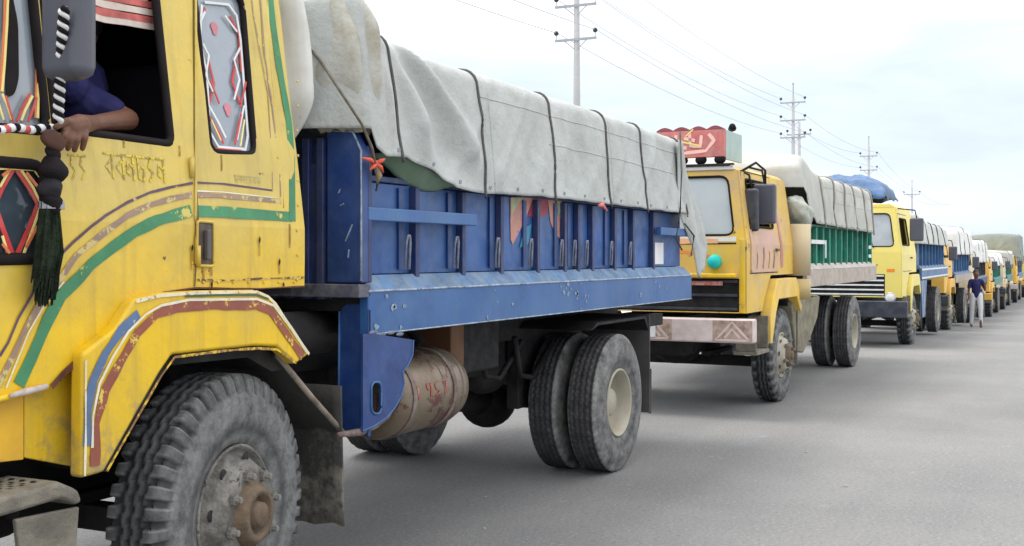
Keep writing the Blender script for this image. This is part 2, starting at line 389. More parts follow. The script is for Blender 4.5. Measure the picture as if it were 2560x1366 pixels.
# ------------------------------------------------------------------ wheels
def tyre_bm(R, wd, rr, lugs, seg_per=8, style='lug'):
    """tyre round the local y axis; y=0 outer side, y=wd inner side; per-vertex dust attribute"""
    bm = new(); lay = bm.verts.layers.float.new('dust')
    H = R-rr
    side = [(.055, rr-.012), (.030, rr+.004), (.022, rr+.10*H), (.008, rr+.22*H), (.002, rr+.38*H), (0, rr+.5*H), (.005, rr+.64*H), (.012, rr+.70*H), (.014, rr+.76*H), (.020, rr+.84*H), (.028, rr+.92*H), (.040, R-.004)]
    nt_ = 16
    tread = [(lerp(.05, wd-.05, k/nt_), R) for k in range(nt_+1)]
    prof = [(y, r, 's') for y, r in side]+[(y, r, 't') for y, r in tread]+[(wd-y, r, 's') for y, r in reversed(side)]
    seg = lugs*seg_per; rings = []
    for i in range(seg):
        th = 2*PI*i/seg; ph = (i % seg_per)/seg_per; ring = []
        tri = abs(ph*2-1)*2-1
        for y, r, kind in prof:
            rad, yy, d = r, y, 1.
            e_ = min(y, wd-y)
            if style == 'lug':
                if kind == 't':
                    d = .35
                    for yc in (.34, .5, .66):
                        if abs(y-(yc*wd+tri*.008)) < .009: rad -= .014; d = .0
                    if e_ < .075 and ph < .36: rad -= .020; d = .05
                    elif e_ < .075: d = 1. if (ph < .5 or ph > .86) else .45
                elif r > rr+.74*H:
                    if ph < .36: rad -= .014*smooth((r-rr-.74*H)/(.2*H)); yy += (.013 if y < wd/2 else -.013); d = .25
                    else: yy -= (.004 if y < wd/2 else -.004); d = 1. if (ph < .5 or ph > .86) else .6
            else:
                if kind == 't':
                    d = .12
                    for yc in (.27, .42, .58, .73):
                        if abs(y-(yc*wd+tri*.004)) < .0085: rad -= .011; d = .4
                    if e_ < .07 and ph < .2: rad -= .006
                elif r > rr+.9*H: d = 1.; rad -= .004*(ph < .25)
                else: d = .8
            if kind == 's' and rr+.18*H < r < rr+.26*H: d = .4
            v = bm.verts.new((rad*math.cos(th), yy, rad*math.sin(th))); v[lay] = d; ring.append(v)
        rings.append(ring)
    for i in range(seg):
        a, b = rings[i], rings[(i+1) % seg]
        for k in range(len(prof)-1): bm.faces.new((a[k], a[k+1], b[k+1], b[k]))
    return bm
TY = {}
def linked(name, mesh, parent, loc=(0, 0, 0), rot=None, scale=None):
    o = bpy.data.objects.new(name, mesh); COL.objects.link(o); o.parent = parent; o.location = loc
    if rot: o.rotation_euler = rot
    if scale: o.scale = scale
    return o
def mesh_of(name, bm, m, smooth_=True):
    bmesh.ops.recalc_face_normals(bm, faces=bm.faces)
    me = bpy.data.meshes.new(name); bm.to_mesh(me); bm.free(); me.materials.append(m)
    if smooth_:
        for p in me.polygons: p.use_smooth = True
    return me
def wheel(parent, x_, y_, R, kind, hi=False, far=False, rub=None, spin=0.):
    """kind 'front' (flanged hub, nuts) / 'rear' (deep dish) / 'inner' (bare). Outer face at local y_, facing -y (far: +y)."""
    rr = R*.50; wd = .27
    key = (round(R, 3), kind != 'front', hi)
    if key not in TY:
        if kind == 'front': b_ = tyre_bm(R, wd, rr, 44 if hi else 26, 10 if hi else 5, 'lug')
        else: b_ = tyre_bm(R, wd, rr, 60 if hi else 30, 6 if hi else 4, 'rib')
        TY[key] = mesh_of('tyre', b_, rub or (RUB if kind == 'front' else RUBD), True)
    rk = ('rim', kind, round(R, 3))
    if rk not in TY:
        b_ = new(); s = 40
        if kind == 'front':
            pr = [(.20, rr-.02), (.06, rr-.02), (.030, rr-.004), (.026, rr-.016), (.048, rr-.028), (.052, rr-.038), (.040, rr-.048), (-.010, rr-.075), (-.030, rr-.088), (-.040, rr-.105), (-.042, rr-.12), (-.042, .0001)]
        elif kind == 'rear':
            pr = [(.25, rr-.015), (.028, rr-.002), (.020, rr-.010), (.028, rr-.020), (.12, rr-.028), (.17, rr-.045), (.185, rr-.09), (.190, .0001)]
        else: pr = [(.25, rr-.015), (.028, rr-.002), (.020, rr-.010), (.06, rr-.03), (.07, .0001)]
        lathe(b_, pr, 0, 0, s); TY[rk] = mesh_of('rim', b_, HUBM if kind == 'front' and hi else RIMC)
    W = linked('wheel', TY[rk], parent, (x_, y_, R), (0, spin, PI) if far else (0, spin, 0))
    linked('tyre', TY[key], W)
    if kind == 'front' and not far:
        if 'hubf' not in TY:
            TY['hubf'] = mesh_of('hub', lathe(new(), [(-.038, .136), (-.050, .133), (-.070, .118), (-.084, .110), (-.088, .084), (-.050, .078), (-.048, .056), (-.094, .050), (-.102, .036), (-.104, .0001)], 0, 0, 36), HUBC)
            TY['nut'] = mesh_of('wheel_nut', lathe(new(), [(.0, .024), (-.018, .023), (-.018, .015), (-.042, .013), (-.044, .0001)], 0, 0, 8), HUBM, False)
            TY['hole'] = mesh_of('hand_hole', lathe(new(), [(.0, .024), (-.004, .022), (-.004, .0001)], 0, 0, 14), BLK)
        linked('hub', TY['hubf'], W)
        for k in range(8 if hi else 6):
            a = 2*PI*(k+.3)/(8 if hi else 6); q = .168
            linked('wheel_nut', TY['nut'], W, (q*math.cos(a), -.042, q*math.sin(a)))
        for k in range(8):
            a = 2*PI*(k+.8)/8; q = rr-.062; linked('hand_hole', TY['hole'], W, (q*math.cos(a), .008, q*math.sin(a)), (0, 0, .0))
    if kind == 'rear' and not far:
        if 'hubr' not in TY:
            TY['hubr'] = mesh_of('hub', lathe(new(), [(.195, .115), (.10, .105), (.085, .09), (.08, .0001)], 0, 0, 28), RIMC)
        linked('hub', TY['hubr'], W)
    return W

# ------------------------------------------------------------------ running gear shared by all trucks
def chassis(r, T, hi=False, steer=0, Rf=.52, Rr=.52, xa=1.5, xb=6.05, Wd=2.35, ymid=None):
    Wd2 = Wd/2
    b = new()
    for yy in (Wd2-.42, Wd2+.35): box(b, .1, 7.5, yy, yy+.07, .78, 1.0)
    for k in range(7): box(b, .4+k*1.1, .48+k*1.1, Wd2-.35, Wd2+.35, .80, .97)
    obj('chassis_frame', b, BLK, r, bevel=.004)
    b = new()
    tube(b, [(xb, .3, Rr), (xb, Wd-.3, Rr)], .085, 14); ball(b, (xb, Wd2, Rr-.02), .24, (1.1, .95, 1.0), 18)
    lathe(b, [(xb-.55, .07), (xb-.35, .10), (xb-.15, .16)], Wd2, Rr, 14, axis='x', close=True)
    obj('rear_axle', b, BLK, r, smooth=True)
    b = new(); tube(b, [(2.0, Wd2, .78), (xb-.5, Wd2, Rr+.02)], .05, 12); obj('drive_shaft', b, BLK, r, smooth=True)
    for yy in (Wd2-.45, Wd2+.38):
        b = new()
        for k in range(5):
            L = .75-k*.12
            grid(b, 10, 1, lambda u, v: Vector((xb-L+2*L*u, yy+.08*v, Rr+.12+.11*((2*u-1)*L/.75)**2-k*.016)))
        obj('leaf_spring', b, BLK, r, solid=.012)
    b = new(); box(b, xa-.05, xa+.05, .25, Wd-.25, Rf-.14, Rf-.03); box(b, xa-.5, xa+.45, Wd2-.43, Wd2-.35, Rf, Rf+.05); box(b, xa-.5, xa+.45, Wd2+.35, Wd2+.43, Rf, Rf+.05)
    obj('front_axle', b, BLK, r, bevel=.006)
    b = new(); box(b, .5, 1.9, Wd2-.3, Wd2+.3, .55, 1.15); ball(b, (1.2, Wd2, .55), .24, (1.6, 1, .6), 14); obj('engine', b, BLK, r, bevel=.01)
    W0 = wheel(r, xa, .03, Rf, 'front', hi); W0.rotation_euler.z = math.radians(steer); wheel(r, xa, Wd-.03, Rf, 'front', False, True)
    wheel(r, xb, .03, Rr, 'rear', hi); wheel(r, xb, .345, Rr, 'inner', hi)
    wheel(r, xb, Wd-.03, Rr, 'rear', False, True); wheel(r, xb, Wd-.345, Rr, 'inner', False, True)

# ------------------------------------------------------------------ cargo bed
def bed(r, T, cP, cB, cL, ribs, x0=2.5, x1=7.7, Wd=2.4, ztop=2.0, hb=2.2, panels=True, cS=None):
    zb0, zb1 = 1.25, 1.46
    b = new(); box(b, x0, x1, 0, .055, zb0, zb1); obj('side_beam', b, cB, r, bevel=.008)
    b = new(); box(b, x0, x1, Wd-.055, Wd, zb0, zb1); obj('side_beam', b, cB, r, bevel=.008)
    b = new(); box(b, x0+.01, x1-.01, .06, Wd-.06, 1.36, 1.45); 
    for k in range(9): box(b, x0+.2+k*.58, x0+.28+k*.58, .06, Wd-.06, 1.24, 1.358)
    obj('deck', b, BLK, r)
    b = new(); prism(b, [(.0, zb1+.002), (.075, zb1+.075), (.10, zb1+.075), (.10, zb1+.002)], x0+.02, x1-.02, YZ); obj('ledge', b, cL, r)
    # side panels between the ribs, ribs stand proud
    edges = [x0+.02]+list(ribs)+[x1-.02]
    for a, c_ in zip(edges, edges[1:]):
        b = bx(a+.004, c_-.004, .10, .135, zb1+.078, ztop-.004); obj('side_panel', b, cS or cP, r, bevel=.004)
    for q in ribs:
        b = new(); box(b, q-.022, q+.020, .058 if cS else .045, .098, zb1+.03, ztop-.01); obj('panel_rib', b, cP, r, bevel=.005)
    b = bx(x0+.02, x1-.02, .085, .15, ztop, ztop+.03); obj('top_rail', b, cP, r, bevel=.005)
    b = bx(x0+.02, x1-.02, Wd-.14, Wd-.10, zb1, ztop); obj('side_panel', b, cP, r)
    b = bx(x1-.05, x1-.0, .14, Wd-.145, zb1, ztop); obj('tailgate', b, cP, r)
    b = new(); box(b, x0, x0+.06, .10, Wd-.10, zb1+.005, hb-.1)
    for k in range(6): box(b, x0-.05, x0-.002, .25+k*.36, .33+k*.36, zb1, hb-.12)
    obj('headboard', b, cP, r, bevel=.004)

def tarp(loc, rz, x0, x1, hem, top, Wd, ropes, m, label, seed=0, y0=-.02, topf=None, hemf=None, fan=None, ropem=None, amp=1., rr=.011, group=None, bulge=.10, nx=110, rope_labels=True, yin=.06):
    """canvas sheet thrown over a load and roped down: closed ends, pinched at each rope, slack between"""
    r = empty('load_tarpaulin', loc, rz)
    topf = topf or (lambda x: top); hemf = hemf or (lambda x: hem)
    def sect(x, v):
        # v 0 near hem .. 1 far hem
        t = topf(x)+.015*nzz(x*1.3, seed, v*2); h = hemf(x)
        s = v if v <= .5 else 1-v
        far = v > .5
        if s < .34: q = s/.34; yy = y0+yin*q; zz = lerp(h, t-.10, q)
        elif s < .42: q = (s-.34)/.08; a = q*PI/2; yy = y0+yin+.10*(1-math.cos(a)); zz = t-.10+.10*math.sin(a)
        else: q = (s-.42)/.08; yy = lerp(y0+yin+.10, Wd/2, q); zz = t+.07*math.sin(q*PI/2)
        if s < .42:
            k = s/.42
            d = 1.
            for q_ in ropes: d = min(d, abs(x-q_)/.20)
            d = smooth(d)
            bell = math.sin(PI*min(1, k*1.0))*.6+.4
            yy -= .016*amp*d*bell
            # long diagonal creases and small crumples
            cz = nzz(x*1.1+zz*1.1+seed, zz*.9-x*.35, seed)
            yy -= amp*(.016*(abs(cz)*2-.4)+.012*nzz(x*3.1+zz*2, zz*1.2, seed+5)+.006*nzz(x*8, zz*5, seed+9)+.010*(1-abs(nzz(x*1.9-zz*1.6, zz*.8, seed+2))*4.0 if abs(nzz(x*1.9-zz*1.6, zz*.8, seed+2)) < .25 else 0))
            if fan:
                fx, fz, A = fan
                dx, dz = x-fx, fz-zz
                if dx > -.05 and dz > 0:
                    ang = math.atan2(dx, dz+.12); fall = smooth(min(1, math.hypot(dx, dz)/.35))*smooth((1.5-math.hypot(dx, dz))/.5)
                    fold = (.5+.5*math.cos(ang*13.0+.9+.8*nzz(ang*2, seed)))**1.6
                    yy -= A*(fold-.35)*fall*smooth((1.25-ang)/.4)*(.25+.75*d)*(.25+.75*smooth((zz-h)/.22))
            if not far: zz += .006*nzz(x*6, v*3, seed)*(1-k)
        if far: yy = Wd-yy
        return yy, zz
    nv = 46 if nx < 300 else 90
    bm = new(); rows = []
    ym = Wd/2
    def ring(x, sc, xo):
        row = []
        for j in range(nv+1):
            v = j/nv; yy, zz = sect(x, v)
            zl = hemf(x)+.02
            row.append(bm.verts.new((x+xo+(.035*nzz(yy*2.2, zz*2.2, seed+3)*(1-sc)*3 if sc < 1 else 0), ym+(yy-ym)*sc, zl+(zz-zl)*(sc*.6+.4 if sc > 0 else .3))))
        return row
    for sc, xo in ((.02, -bulge*1.3), (.3, -bulge*1.25), (.6, -bulge*1.1), (.8, -bulge*.8), (.92, -bulge*.45), (.98, -bulge*.15)): rows.append(ring(x0, sc, xo))
    for i in range(nx+1): rows.append(ring(lerp(x0, x1, i/nx), 1, 0))
    for sc, xo in ((.98, bulge*.15), (.92, bulge*.45), (.8, bulge*.8), (.6, bulge*1.1), (.3, bulge*1.25), (.02, bulge*1.3)): rows.append(ring(x1, sc, xo))
    for a, b in zip(rows, rows[1:]):
        for j in range(nv): bm.faces.new((a[j], a[j+1], b[j+1], b[j]))
    obj('canvas_sheet', bm, m, r, smooth=True, solid=.006)
    for q in ropes:
        b = new(); pts = []
        for j in range(0, 41):
            v = .0+j/40*.62
            yy, zz = sect(q, v); s = min(v, 1-v)
            off = rr*1.3 if v < .42 else 0
            pts.append((q+.012*nzz(zz*3, q, 7), yy-off, zz+(rr*.8 if v > .36 else 0)))
        yy, zz = sect(q, 0); pts.insert(0, (q, yy-.01, zz-.03))
        tube(b, pts, rr, 7); obj('rope', b, ropem or ROPE, r, smooth=True)
    if nx > 100:
        for (va, xa_, xb_) in ((.20, x0+2.15, x1-.02), (.31, x0+1.25, x1-.02)):
            b = new(); pts = []
            for j in range(90):
                x_ = lerp(xa_, xb_, j/89); yy, zz = sect(x_, va); pts.append((x_, yy-.003, zz))
            tube(b, pts, .0045, 5); obj('stitched_seam', b, m, r, smooth=True)
        k = x0+1.35
        while k < x1-.2:
            b = new(); pts = [(k+.02*v_, sect(k, v_)[0]-.003, sect(k, v_)[1]) for v_ in [q_/60 for q_ in range(0, 25)]]
            tube(b, pts, .004, 5); obj('stitched_seam', b, m, r, smooth=True); k += 1.9
        for j in range(int((x1-x0)/.35)):
            x_ = x0+.25+j*.35; yy, zz = sect(x_, .015)
            b = lathe(new(), [(yy-.006, .012), (yy-.010, .011), (yy-.010, .006), (yy-.006, .005)], x_, zz+.01, 10); obj('eyelet', b, STEELG, r)
    tag(r, label, 'tarpaulin', group)
    return r, sect


# ------------------------------------------------------------------ generic cab (all trucks behind the first; its front also serves the first)
def ysurf(z, y0=.07, k=.14, zb=1.75): return y0+k*max(0, z-zb)
def cab_front(r, c, W2=2.28, roof=2.58, zbot=1.05, wz=(1.85, 2.46), grille='bars', bumper='navy', gz0=1.08, gz1=1.38, glass=None, lean=.10, bz=(.74, .99), gy=.35, lamps=True):
    f = lambda y, z: Vector((lean*max(0, z-1.8), y, z))
    ins = lambda z: .14*max(0, z-1.75)
    outer = [(.07, zbot), (2.28, zbot), (2.28, 1.75), (2.28-ins(roof), roof), (.07+ins(roof), roof), (.07, 1.75)]
    hole = roundpoly([(.17+ins(wz[0]), wz[0]), (2.18-ins(wz[0]), wz[0]), (2.18-ins(wz[1]), wz[1]), (.17+ins(wz[1]), wz[1])], .09)
    b = fillpoly(outer, [hole, [(gy, gz0), (2.35-gy, gz0), (2.35-gy, gz1), (gy, gz1)]], f, cv=(1.8, 2.1))
    obj('front_panel', b, c, r, solid=.03)
    b = fillpoly(hole, [], lambda y, z: f(y, z)+Vector((.012, 0, 0))); g = obj('windscreen', b, glass or GLASSP, r, solid=.006)
    b = new(); pts = [f(y, z)+Vector((-.008, 0, 0)) for y, z in hole]; pts.append(pts[0]); tube(b, pts, .014, 6, False); obj('seal', b, RUBF, g)
    for s in (0, 1):
        b = new(); y_ = .55+s*.9; tube(b, [f(y_, wz[0]-.03)+Vector((-.03, 0, 0)), f(y_+.08, wz[0]+.25)+Vector((-.04, 0, 0)), f(y_+.40, wz[0]+.33)+Vector((-.035, 0, 0))], .007, 5); obj('wiper', b, BLK, g)
    G = obj('grille', bx(.03, .05, gy+.01, 2.34-gy, gz0, gz1), BLK, r)
    nb = 5 if grille == 'bars' else 3
    for k in range(nb):
        z_ = lerp(gz0+.03, gz1-.03, k/(nb-1)); obj('slat', bx(-.012, .028, gy+.02, 2.33-gy, z_-.014, z_+.014), WHITE if grille == 'bars' else NAVY, G, bevel=.004)
    B = obj('bumper', bx(-.20, -.04, -.06, 2.41, bz[0], bz[1]), {'navy': NAVY, 'white': WHITE}.get(bumper, bumper if not isinstance(bumper, str) else NAVY), r, bevel=.02)
    obj('bumper_bracket', bx(-.04, .4, .7, .8, .78, .92), BLK, r); obj('bumper_bracket', bx(-.04, .4, 1.6, 1.7, .78, .92), BLK, r)
    for y_ in ((.26, 2.09) if lamps else ()):
        h = obj('headlight', lathe(new(), [(.03, .10), (-.012, .10), (-.02, .088), (-.018, .08)], y_, gz0-.02, 20, axis='x'), CHROME, r, smooth=True)
        obj('lens', lathe(new(), [(-.016, .084), (-.028, .05), (-.032, .0001)], y_, gz0-.02, 20, axis='x'), LAMP, h, smooth=True)
        obj('turn_lamp', bx(-.02, .0, y_-.08, y_+.06, 1.44, 1.50), AMBER, r, bevel=.006)
    obj('registration_plate', bx(-.215, -.202, .95, 1.35, .80, .92), WHITE, B)
    return f

def cab(r, c, roof=2.58, glass=None, grille='bars', bumper='navy', wz=(1.85, 2.46), cfl=None, doorm=None, hi=True, bz=(.74, .99), gzr=(1.08, 1.38), zbot=1.05, Wd=2.35, gy=.35, lamps=True):
    cab_front(r, c, roof=roof, grille=grille, bumper=bumper, wz=wz, glass=glass, bz=bz, gz0=gzr[0], gz1=gzr[1], zbot=zbot, gy=gy, lamps=lamps)
    xf = lambda z: .10*max(0, z-1.8)
    outer = [(.0, zbot), (.62, zbot), (.72, 1.18), (.98, 1.42), (2.05, 1.42), (2.05, roof), (xf(roof), roof), (.0, 1.8)]
    win = roundpoly([(.20, 1.93), (1.18, 1.93), (1.16, 2.42), (.26, 2.42)], .05)
    for sgn in (0, 1):
        f = (lambda u, v: Vector((u, ysurf(v), v))) if not sgn else (lambda u, v: Vector((u, Wd-ysurf(v), v)))
        obj('cab_side', fillpoly(outer, [win], f, cv=(1.75,)), c, r, solid=.03)
        if not sgn:
            if doorm:
                d = fillpoly(roundpoly([(.14, 1.46), (1.26, 1.46), (1.26, 1.90), (.14, 1.90)], .05), [], lambda u, v: Vector((u, ysurf(v)-.022, v)), cv=(1.75,)); D = obj('door_panel', d, doorm, r, solid=.01)
            fr = new(); p = [Vector((u, ysurf(v)-.018, v)) for u, v in win]; p.append(p[0]); tube(fr, p, .013, 6, False); obj('window_seal', fr, RUBF, r)
            sm = new(); ribbon(sm, [(.12, 2.5), (.12, 1.45), (1.30, 1.45), (1.30, 2.5), (.12, 2.5)], .012, lambda u, v: Vector((u, ysurf(v)-.019, v)), 9); obj('door_seam', sm, BLK, r)
            obj('door_handle', bx(1.14, 1.26, ysurf(1.7)-.05, ysurf(1.7)-.02, 1.68, 1.71), NAVY, r, bevel=.006)
        else:
            obj('window_pane', fillpoly(win, [], f), GLASSD, r, solid=.005)
    i = .14*(roof-1.75)
    obj('roof', prism(new(), roundpoly([(.06+i, roof-.01), (.14+i, roof+.06), (2.21-i, roof+.06), (2.29-i, roof-.01)], .04), .06, 2.06, YZ), c, r, bevel=.01)
    obj('rear_panel', fillpoly([(.09, 1.42), (2.26, 1.42), (2.26, 1.75), (2.26-i, roof-.02), (.09+i, roof-.02), (.09, 1.75)], [], lambda y, z: Vector((2.03, y, z))), c, r, solid=.03)
    obj('floor', bx(.05, 2.0, .12, 2.23, 1.40, 1.43), DARKI, r)
    b = new()
    for yy in (.35, 1.35): b = new(); box(b, 1.15, 1.7, yy, yy+.55, 1.45, 1.75); box(b, 1.62, 1.76, yy, yy+.55, 1.74, 2.25); obj('seat', b, DARKI, r, bevel=.03)
    b = new(); lathe(b, [(0, .19), (.02, .205), (.04, .19), (.02, .175), (0, .19)], 0, 0, 20, axis='z')
    M_ = Matrix.Translation((.62, 1.75, 1.95)) @ Matrix.Rotation(math.radians(-40), 4, 'Y')
    bmesh.ops.transform(b, matrix=M_, verts=b.verts[:]); obj('steering_wheel', b, BLK, r, smooth=True)
    # wheel-arch flare, door step
    arch = [(.70, .70), (.76, .70), (.93, 1.02), (1.05, 1.16), (1.95, 1.16), (2.12, .98), (2.20, 1.04), (2.02, 1.30), (1.9, 1.38), (1.0, 1.38), (.78, 1.16), (.70, 1.0)]
    obj('wheel_arch_flare', prism(new(), arch, -.02, .10, XZ), cfl or c, r, bevel=.012)
    obj('inner_arch', prism(new(), [(.98, 1.10), (1.08, 1.17), (1.94, 1.17), (2.06, 1.05), (1.98, 1.05), (1.90, 1.13), (1.1, 1.13)], .102, .62, XZ), BLK, r)
    b = new(); box(b, .10, .62, -.02, .22, .62, .66); box(b, .10, .13, -.01, .2, .662, 1.0); box(b, .59, .62, -.01, .2, .662, 1.0); obj('step', b, MUD, r, bevel=.006)
    obj('mud_flap', bx(2.2, 2.215, .04, .40, .35, 1.05), MUDF, r)

def mirror(r, x, y, z, w_=.24, h_=.42, m=DGREY):
    o = obj('mirror', bx(x-.05, x+.05, y, y+w_, z, z+h_), m, r, bevel=.03)
    b = new(); tube(b, [(x, y+w_/2, z+h_), (x, y+w_/2+.03, z+h_+.14), (x+.05, ysurf(2.5)-.0, z+h_+.18)], .012, 7); obj('mirror_arm', b, BLK, o, smooth=True)
    return o

# ================================================================== TRUCK 1 (near, yellow cab, blue bed)
T1 = empty('cargo_truck', (2.2, 3.05, 0))
tag(T1, 'large yellow cab truck nearest the camera with a dark blue cargo bed', 'truck', 'trucks queued along the road')
OX, OY = 2.2, 3.05
YC = 3.12
def YS(z): return YC+.14*max(0, z-1.75)
def S(px, py, d=0.):
    """photo point on the cab side (with its tumblehome) -> local (x,z)"""
    Y = YC+d
    for _ in range(8):
        p = P(px, py, Y); Y = YS(p.z)+d
    return (p.x-OX, p.z)
def SL(pts, d=0.): return [S(a, b, d) for a, b in pts]
def fside(d): return lambda u, v: Vector((u, YS(v)-OY+d, v))
ROOF1 = 2.98
xr = S(755, 600)[0]
frontx = lambda z: .10*max(0, z-1.8)
win1 = roundpoly([(frontx(2.1)+.06, S(60, 330)[1]), S(113, 333), (S(113, 333)[0], 2.78), (frontx(2.7)+.08, 2.78)], .05)
win2 = roundpoly([S(130, 322), S(424, 362), (S(424, 345)[0], 2.74), (S(130, 322)[0], 2.74)], [.02, .035, .04, .04])
q0 = SL([(482, -10), (522, 380), (634, 388), (603, 8)]); 
win3 = roundpoly([(q0[0][0], 2.78), q0[1], q0[2], (q0[3][0], 2.76)], [.06, .05, .05, .07], 5)
win4 = roundpoly([(frontx(1.9)+.10, S(40, 412)[1]), S(101, 414), S(102, 648), (frontx(1.6)+.10, S(40, 652)[1])], .05)
seam_l = SL([(755, 716), (640, 722), (480, 720), (400, 731), (338, 748), (290, 820), (205, 884), (118, 966), (0, 1002), (-170, 1040)])
side = [(0, 1.06)]+[p for p in reversed(seam_l) if p[0] > .02]
side += [(xr, 1.5), (xr, ROOF1-.06), (xr-.06, ROOF1), (frontx(ROOF1), ROOF1), (0, 1.8)]
side = [side[0]]+side[1:]
dent = lambda u, v: .006*nzz(u*1.7, v*1.7, 4)+.003*nzz(u*5, v*5, 9)
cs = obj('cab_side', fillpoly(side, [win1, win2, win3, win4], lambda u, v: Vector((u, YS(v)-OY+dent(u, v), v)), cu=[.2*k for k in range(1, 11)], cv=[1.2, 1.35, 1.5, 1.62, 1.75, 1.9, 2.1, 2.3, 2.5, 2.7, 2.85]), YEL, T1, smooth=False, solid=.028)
obj('cab_side', fillpoly([(0, 1.06), (.6, 1.06), (1., 1.45), (xr, 1.5), (xr, ROOF1), (frontx(ROOF1), ROOF1), (0, 1.8)], [], lambda u, v: Vector((u, 2.35-(YS(v)-OY), v)), cv=[1.75]), YEL, T1, solid=.03)  # far side shaped without windows so the cab inside stays dark
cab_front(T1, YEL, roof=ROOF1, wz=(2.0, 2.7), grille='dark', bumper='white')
i1 = .14*(ROOF1-1.75)
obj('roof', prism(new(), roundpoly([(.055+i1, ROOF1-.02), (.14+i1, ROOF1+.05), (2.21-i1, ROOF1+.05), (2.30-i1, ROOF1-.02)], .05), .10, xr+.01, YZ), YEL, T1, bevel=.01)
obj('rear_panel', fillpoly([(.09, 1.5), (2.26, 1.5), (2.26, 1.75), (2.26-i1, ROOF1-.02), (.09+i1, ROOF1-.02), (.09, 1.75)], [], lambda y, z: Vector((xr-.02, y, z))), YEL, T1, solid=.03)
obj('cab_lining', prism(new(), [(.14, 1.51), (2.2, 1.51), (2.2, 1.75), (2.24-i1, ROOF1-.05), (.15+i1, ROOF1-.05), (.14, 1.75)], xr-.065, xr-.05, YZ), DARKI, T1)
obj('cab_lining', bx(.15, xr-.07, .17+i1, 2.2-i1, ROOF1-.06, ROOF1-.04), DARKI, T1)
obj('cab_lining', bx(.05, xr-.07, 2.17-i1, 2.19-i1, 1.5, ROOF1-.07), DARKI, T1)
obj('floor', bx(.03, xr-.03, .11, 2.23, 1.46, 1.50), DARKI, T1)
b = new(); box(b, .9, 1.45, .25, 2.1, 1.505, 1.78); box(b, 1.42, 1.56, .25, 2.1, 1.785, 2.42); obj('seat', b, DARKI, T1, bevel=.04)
obj('dashboard', bx(.12, .42, .15, 2.15, 1.55, 2.02), DARKI, T1, bevel=.03)
b = new(); lathe(b, [(0, .20), (.02, .215), (.04, .20), (.02, .185), (0, .20)], 0, 0, 24, axis='z')
bmesh.ops.transform(b, matrix=Matrix.Translation((.62, 1.7, 2.1)) @ Matrix.Rotation(math.radians(-35), 4, 'Y'), verts=b.verts[:]); obj('steering_wheel', b, BLK, T1, smooth=True)

def loopframe(name, loop, rad, d, m, par, sc=1.):
    b = new(); p = [fside(d)(u, v) for u, v in loop]; p += [p[0], p[1]]; tube(b, p, rad, 8, False); return obj(name, b, m, par, smooth=True)
def pane(loop, d, m, name='window_pane'): return obj(name, fillpoly(loop, [], fside(d), cv=[2.0, 2.2, 2.4, 2.6]), m, T1, solid=.005)
w1 = pane(win1, .012, GLASS); loopframe('seal', win1, .017, -.006, RUBF, w1)
loopframe('window_frame', win2, .017, -.006, RUBF, T1)
w3 = pane(win3, .010, GLASS); loopframe('seal', win3, .014, -.006, RUBF, w3)
w4 = pane(win4, .012, GLASSD); loopframe('seal', win4, .022, -.006, RUBF, w4)
def strips(par, lst, d, m, name='trim_strip', wd=.011):
    for pts in lst:
        b = new(); ribbon(b, SL(pts), wd, fside(d), .06, .3); obj(name, b, m, par, solid=.003)
# decorated quarter window: white / red lattice strips and pink spots
strips(w3, [[(503, 12), (498, 100), (515, 180), (523, 330), (545, 368), (612, 374), (618, 340), (600, 100), (590, 40), (570, 12), (510, 6)]], -.003, WHITE, wd=.012)
strips(w3, [[(512, 20), (492, 80), (505, 150), (520, 215)], [(520, 150), (535, 210), (522, 262)], [(590, 150), (580, 205), (600, 262)], [(575, 40), (597, 90), (603, 180)]], -.001, RED, wd=.012)
strips(w3, [[(505, 110), (520, 140), (512, 190), (530, 230)], [(598, 120), (583, 150), (596, 200), (583, 250)], [(520, 265), (545, 310), (562, 345)], [(608, 265), (596, 320), (590, 350)], [(510, 30), (494, 65)], [(560, 40), (590, 80)]], -.005, WHITE, wd=.010)
strips(w3, [[(515, 285), (540, 325), (556, 360)], [(600, 285), (592, 325), (584, 362)], [(522, 200), (545, 260)], [(612, 205), (598, 268)], [(530, 372), (600, 378)]], -.007, RED, wd=.009)
strips(w3, [[(524, 300), (548, 352)], [(607, 300), (597, 366)]], -.009, TRIMY, wd=.006)
for a, b_ in ((538, 72), (571, 275)):
    u, v = S(a, b_); b = fillpoly([(u+.020*math.cos(t)*(1+.3*math.sin(3*t)), v+.028*math.sin(t)) for t in [2*PI*k/12 for k in range(12)]], [], fside(.004)); obj('pink_spot', b, PINK, w3, solid=.003)
# left pane: red/white edging and chevrons
strips(w1, [[(92, -40), (92, 150), (88, 296)], [(12, -40), (10, 60), (4, 160), (0, 230)]], -.003, ORANGE, wd=.012)
strips(w1, [[(95, -40), (95, 150), (91, 296)], [(18, -40), (14, 60), (8, 160), (2, 230)], [(2, 235), (14, 262), (26, 300)], [(78, 240), (60, 275), (50, 302)], [(-10, 250), (6, 300)]], -.006, TRIMY, wd=.009)
strips(w1, [[(70, 235), (50, 275), (38, 305)], [(10, 240), (20, 275), (30, 308)], [(88, 244), (74, 285), (66, 305)]], -.008, RED, wd=.008)
obj('dark_reflector', fillpoly(roundpoly(SL([(22, -60), (46, 60), (48, 200), (36, 238), (16, 245), (14, 120), (12, -60)]), .03), [], fside(.002)), RUBF, w1, solid=.003)
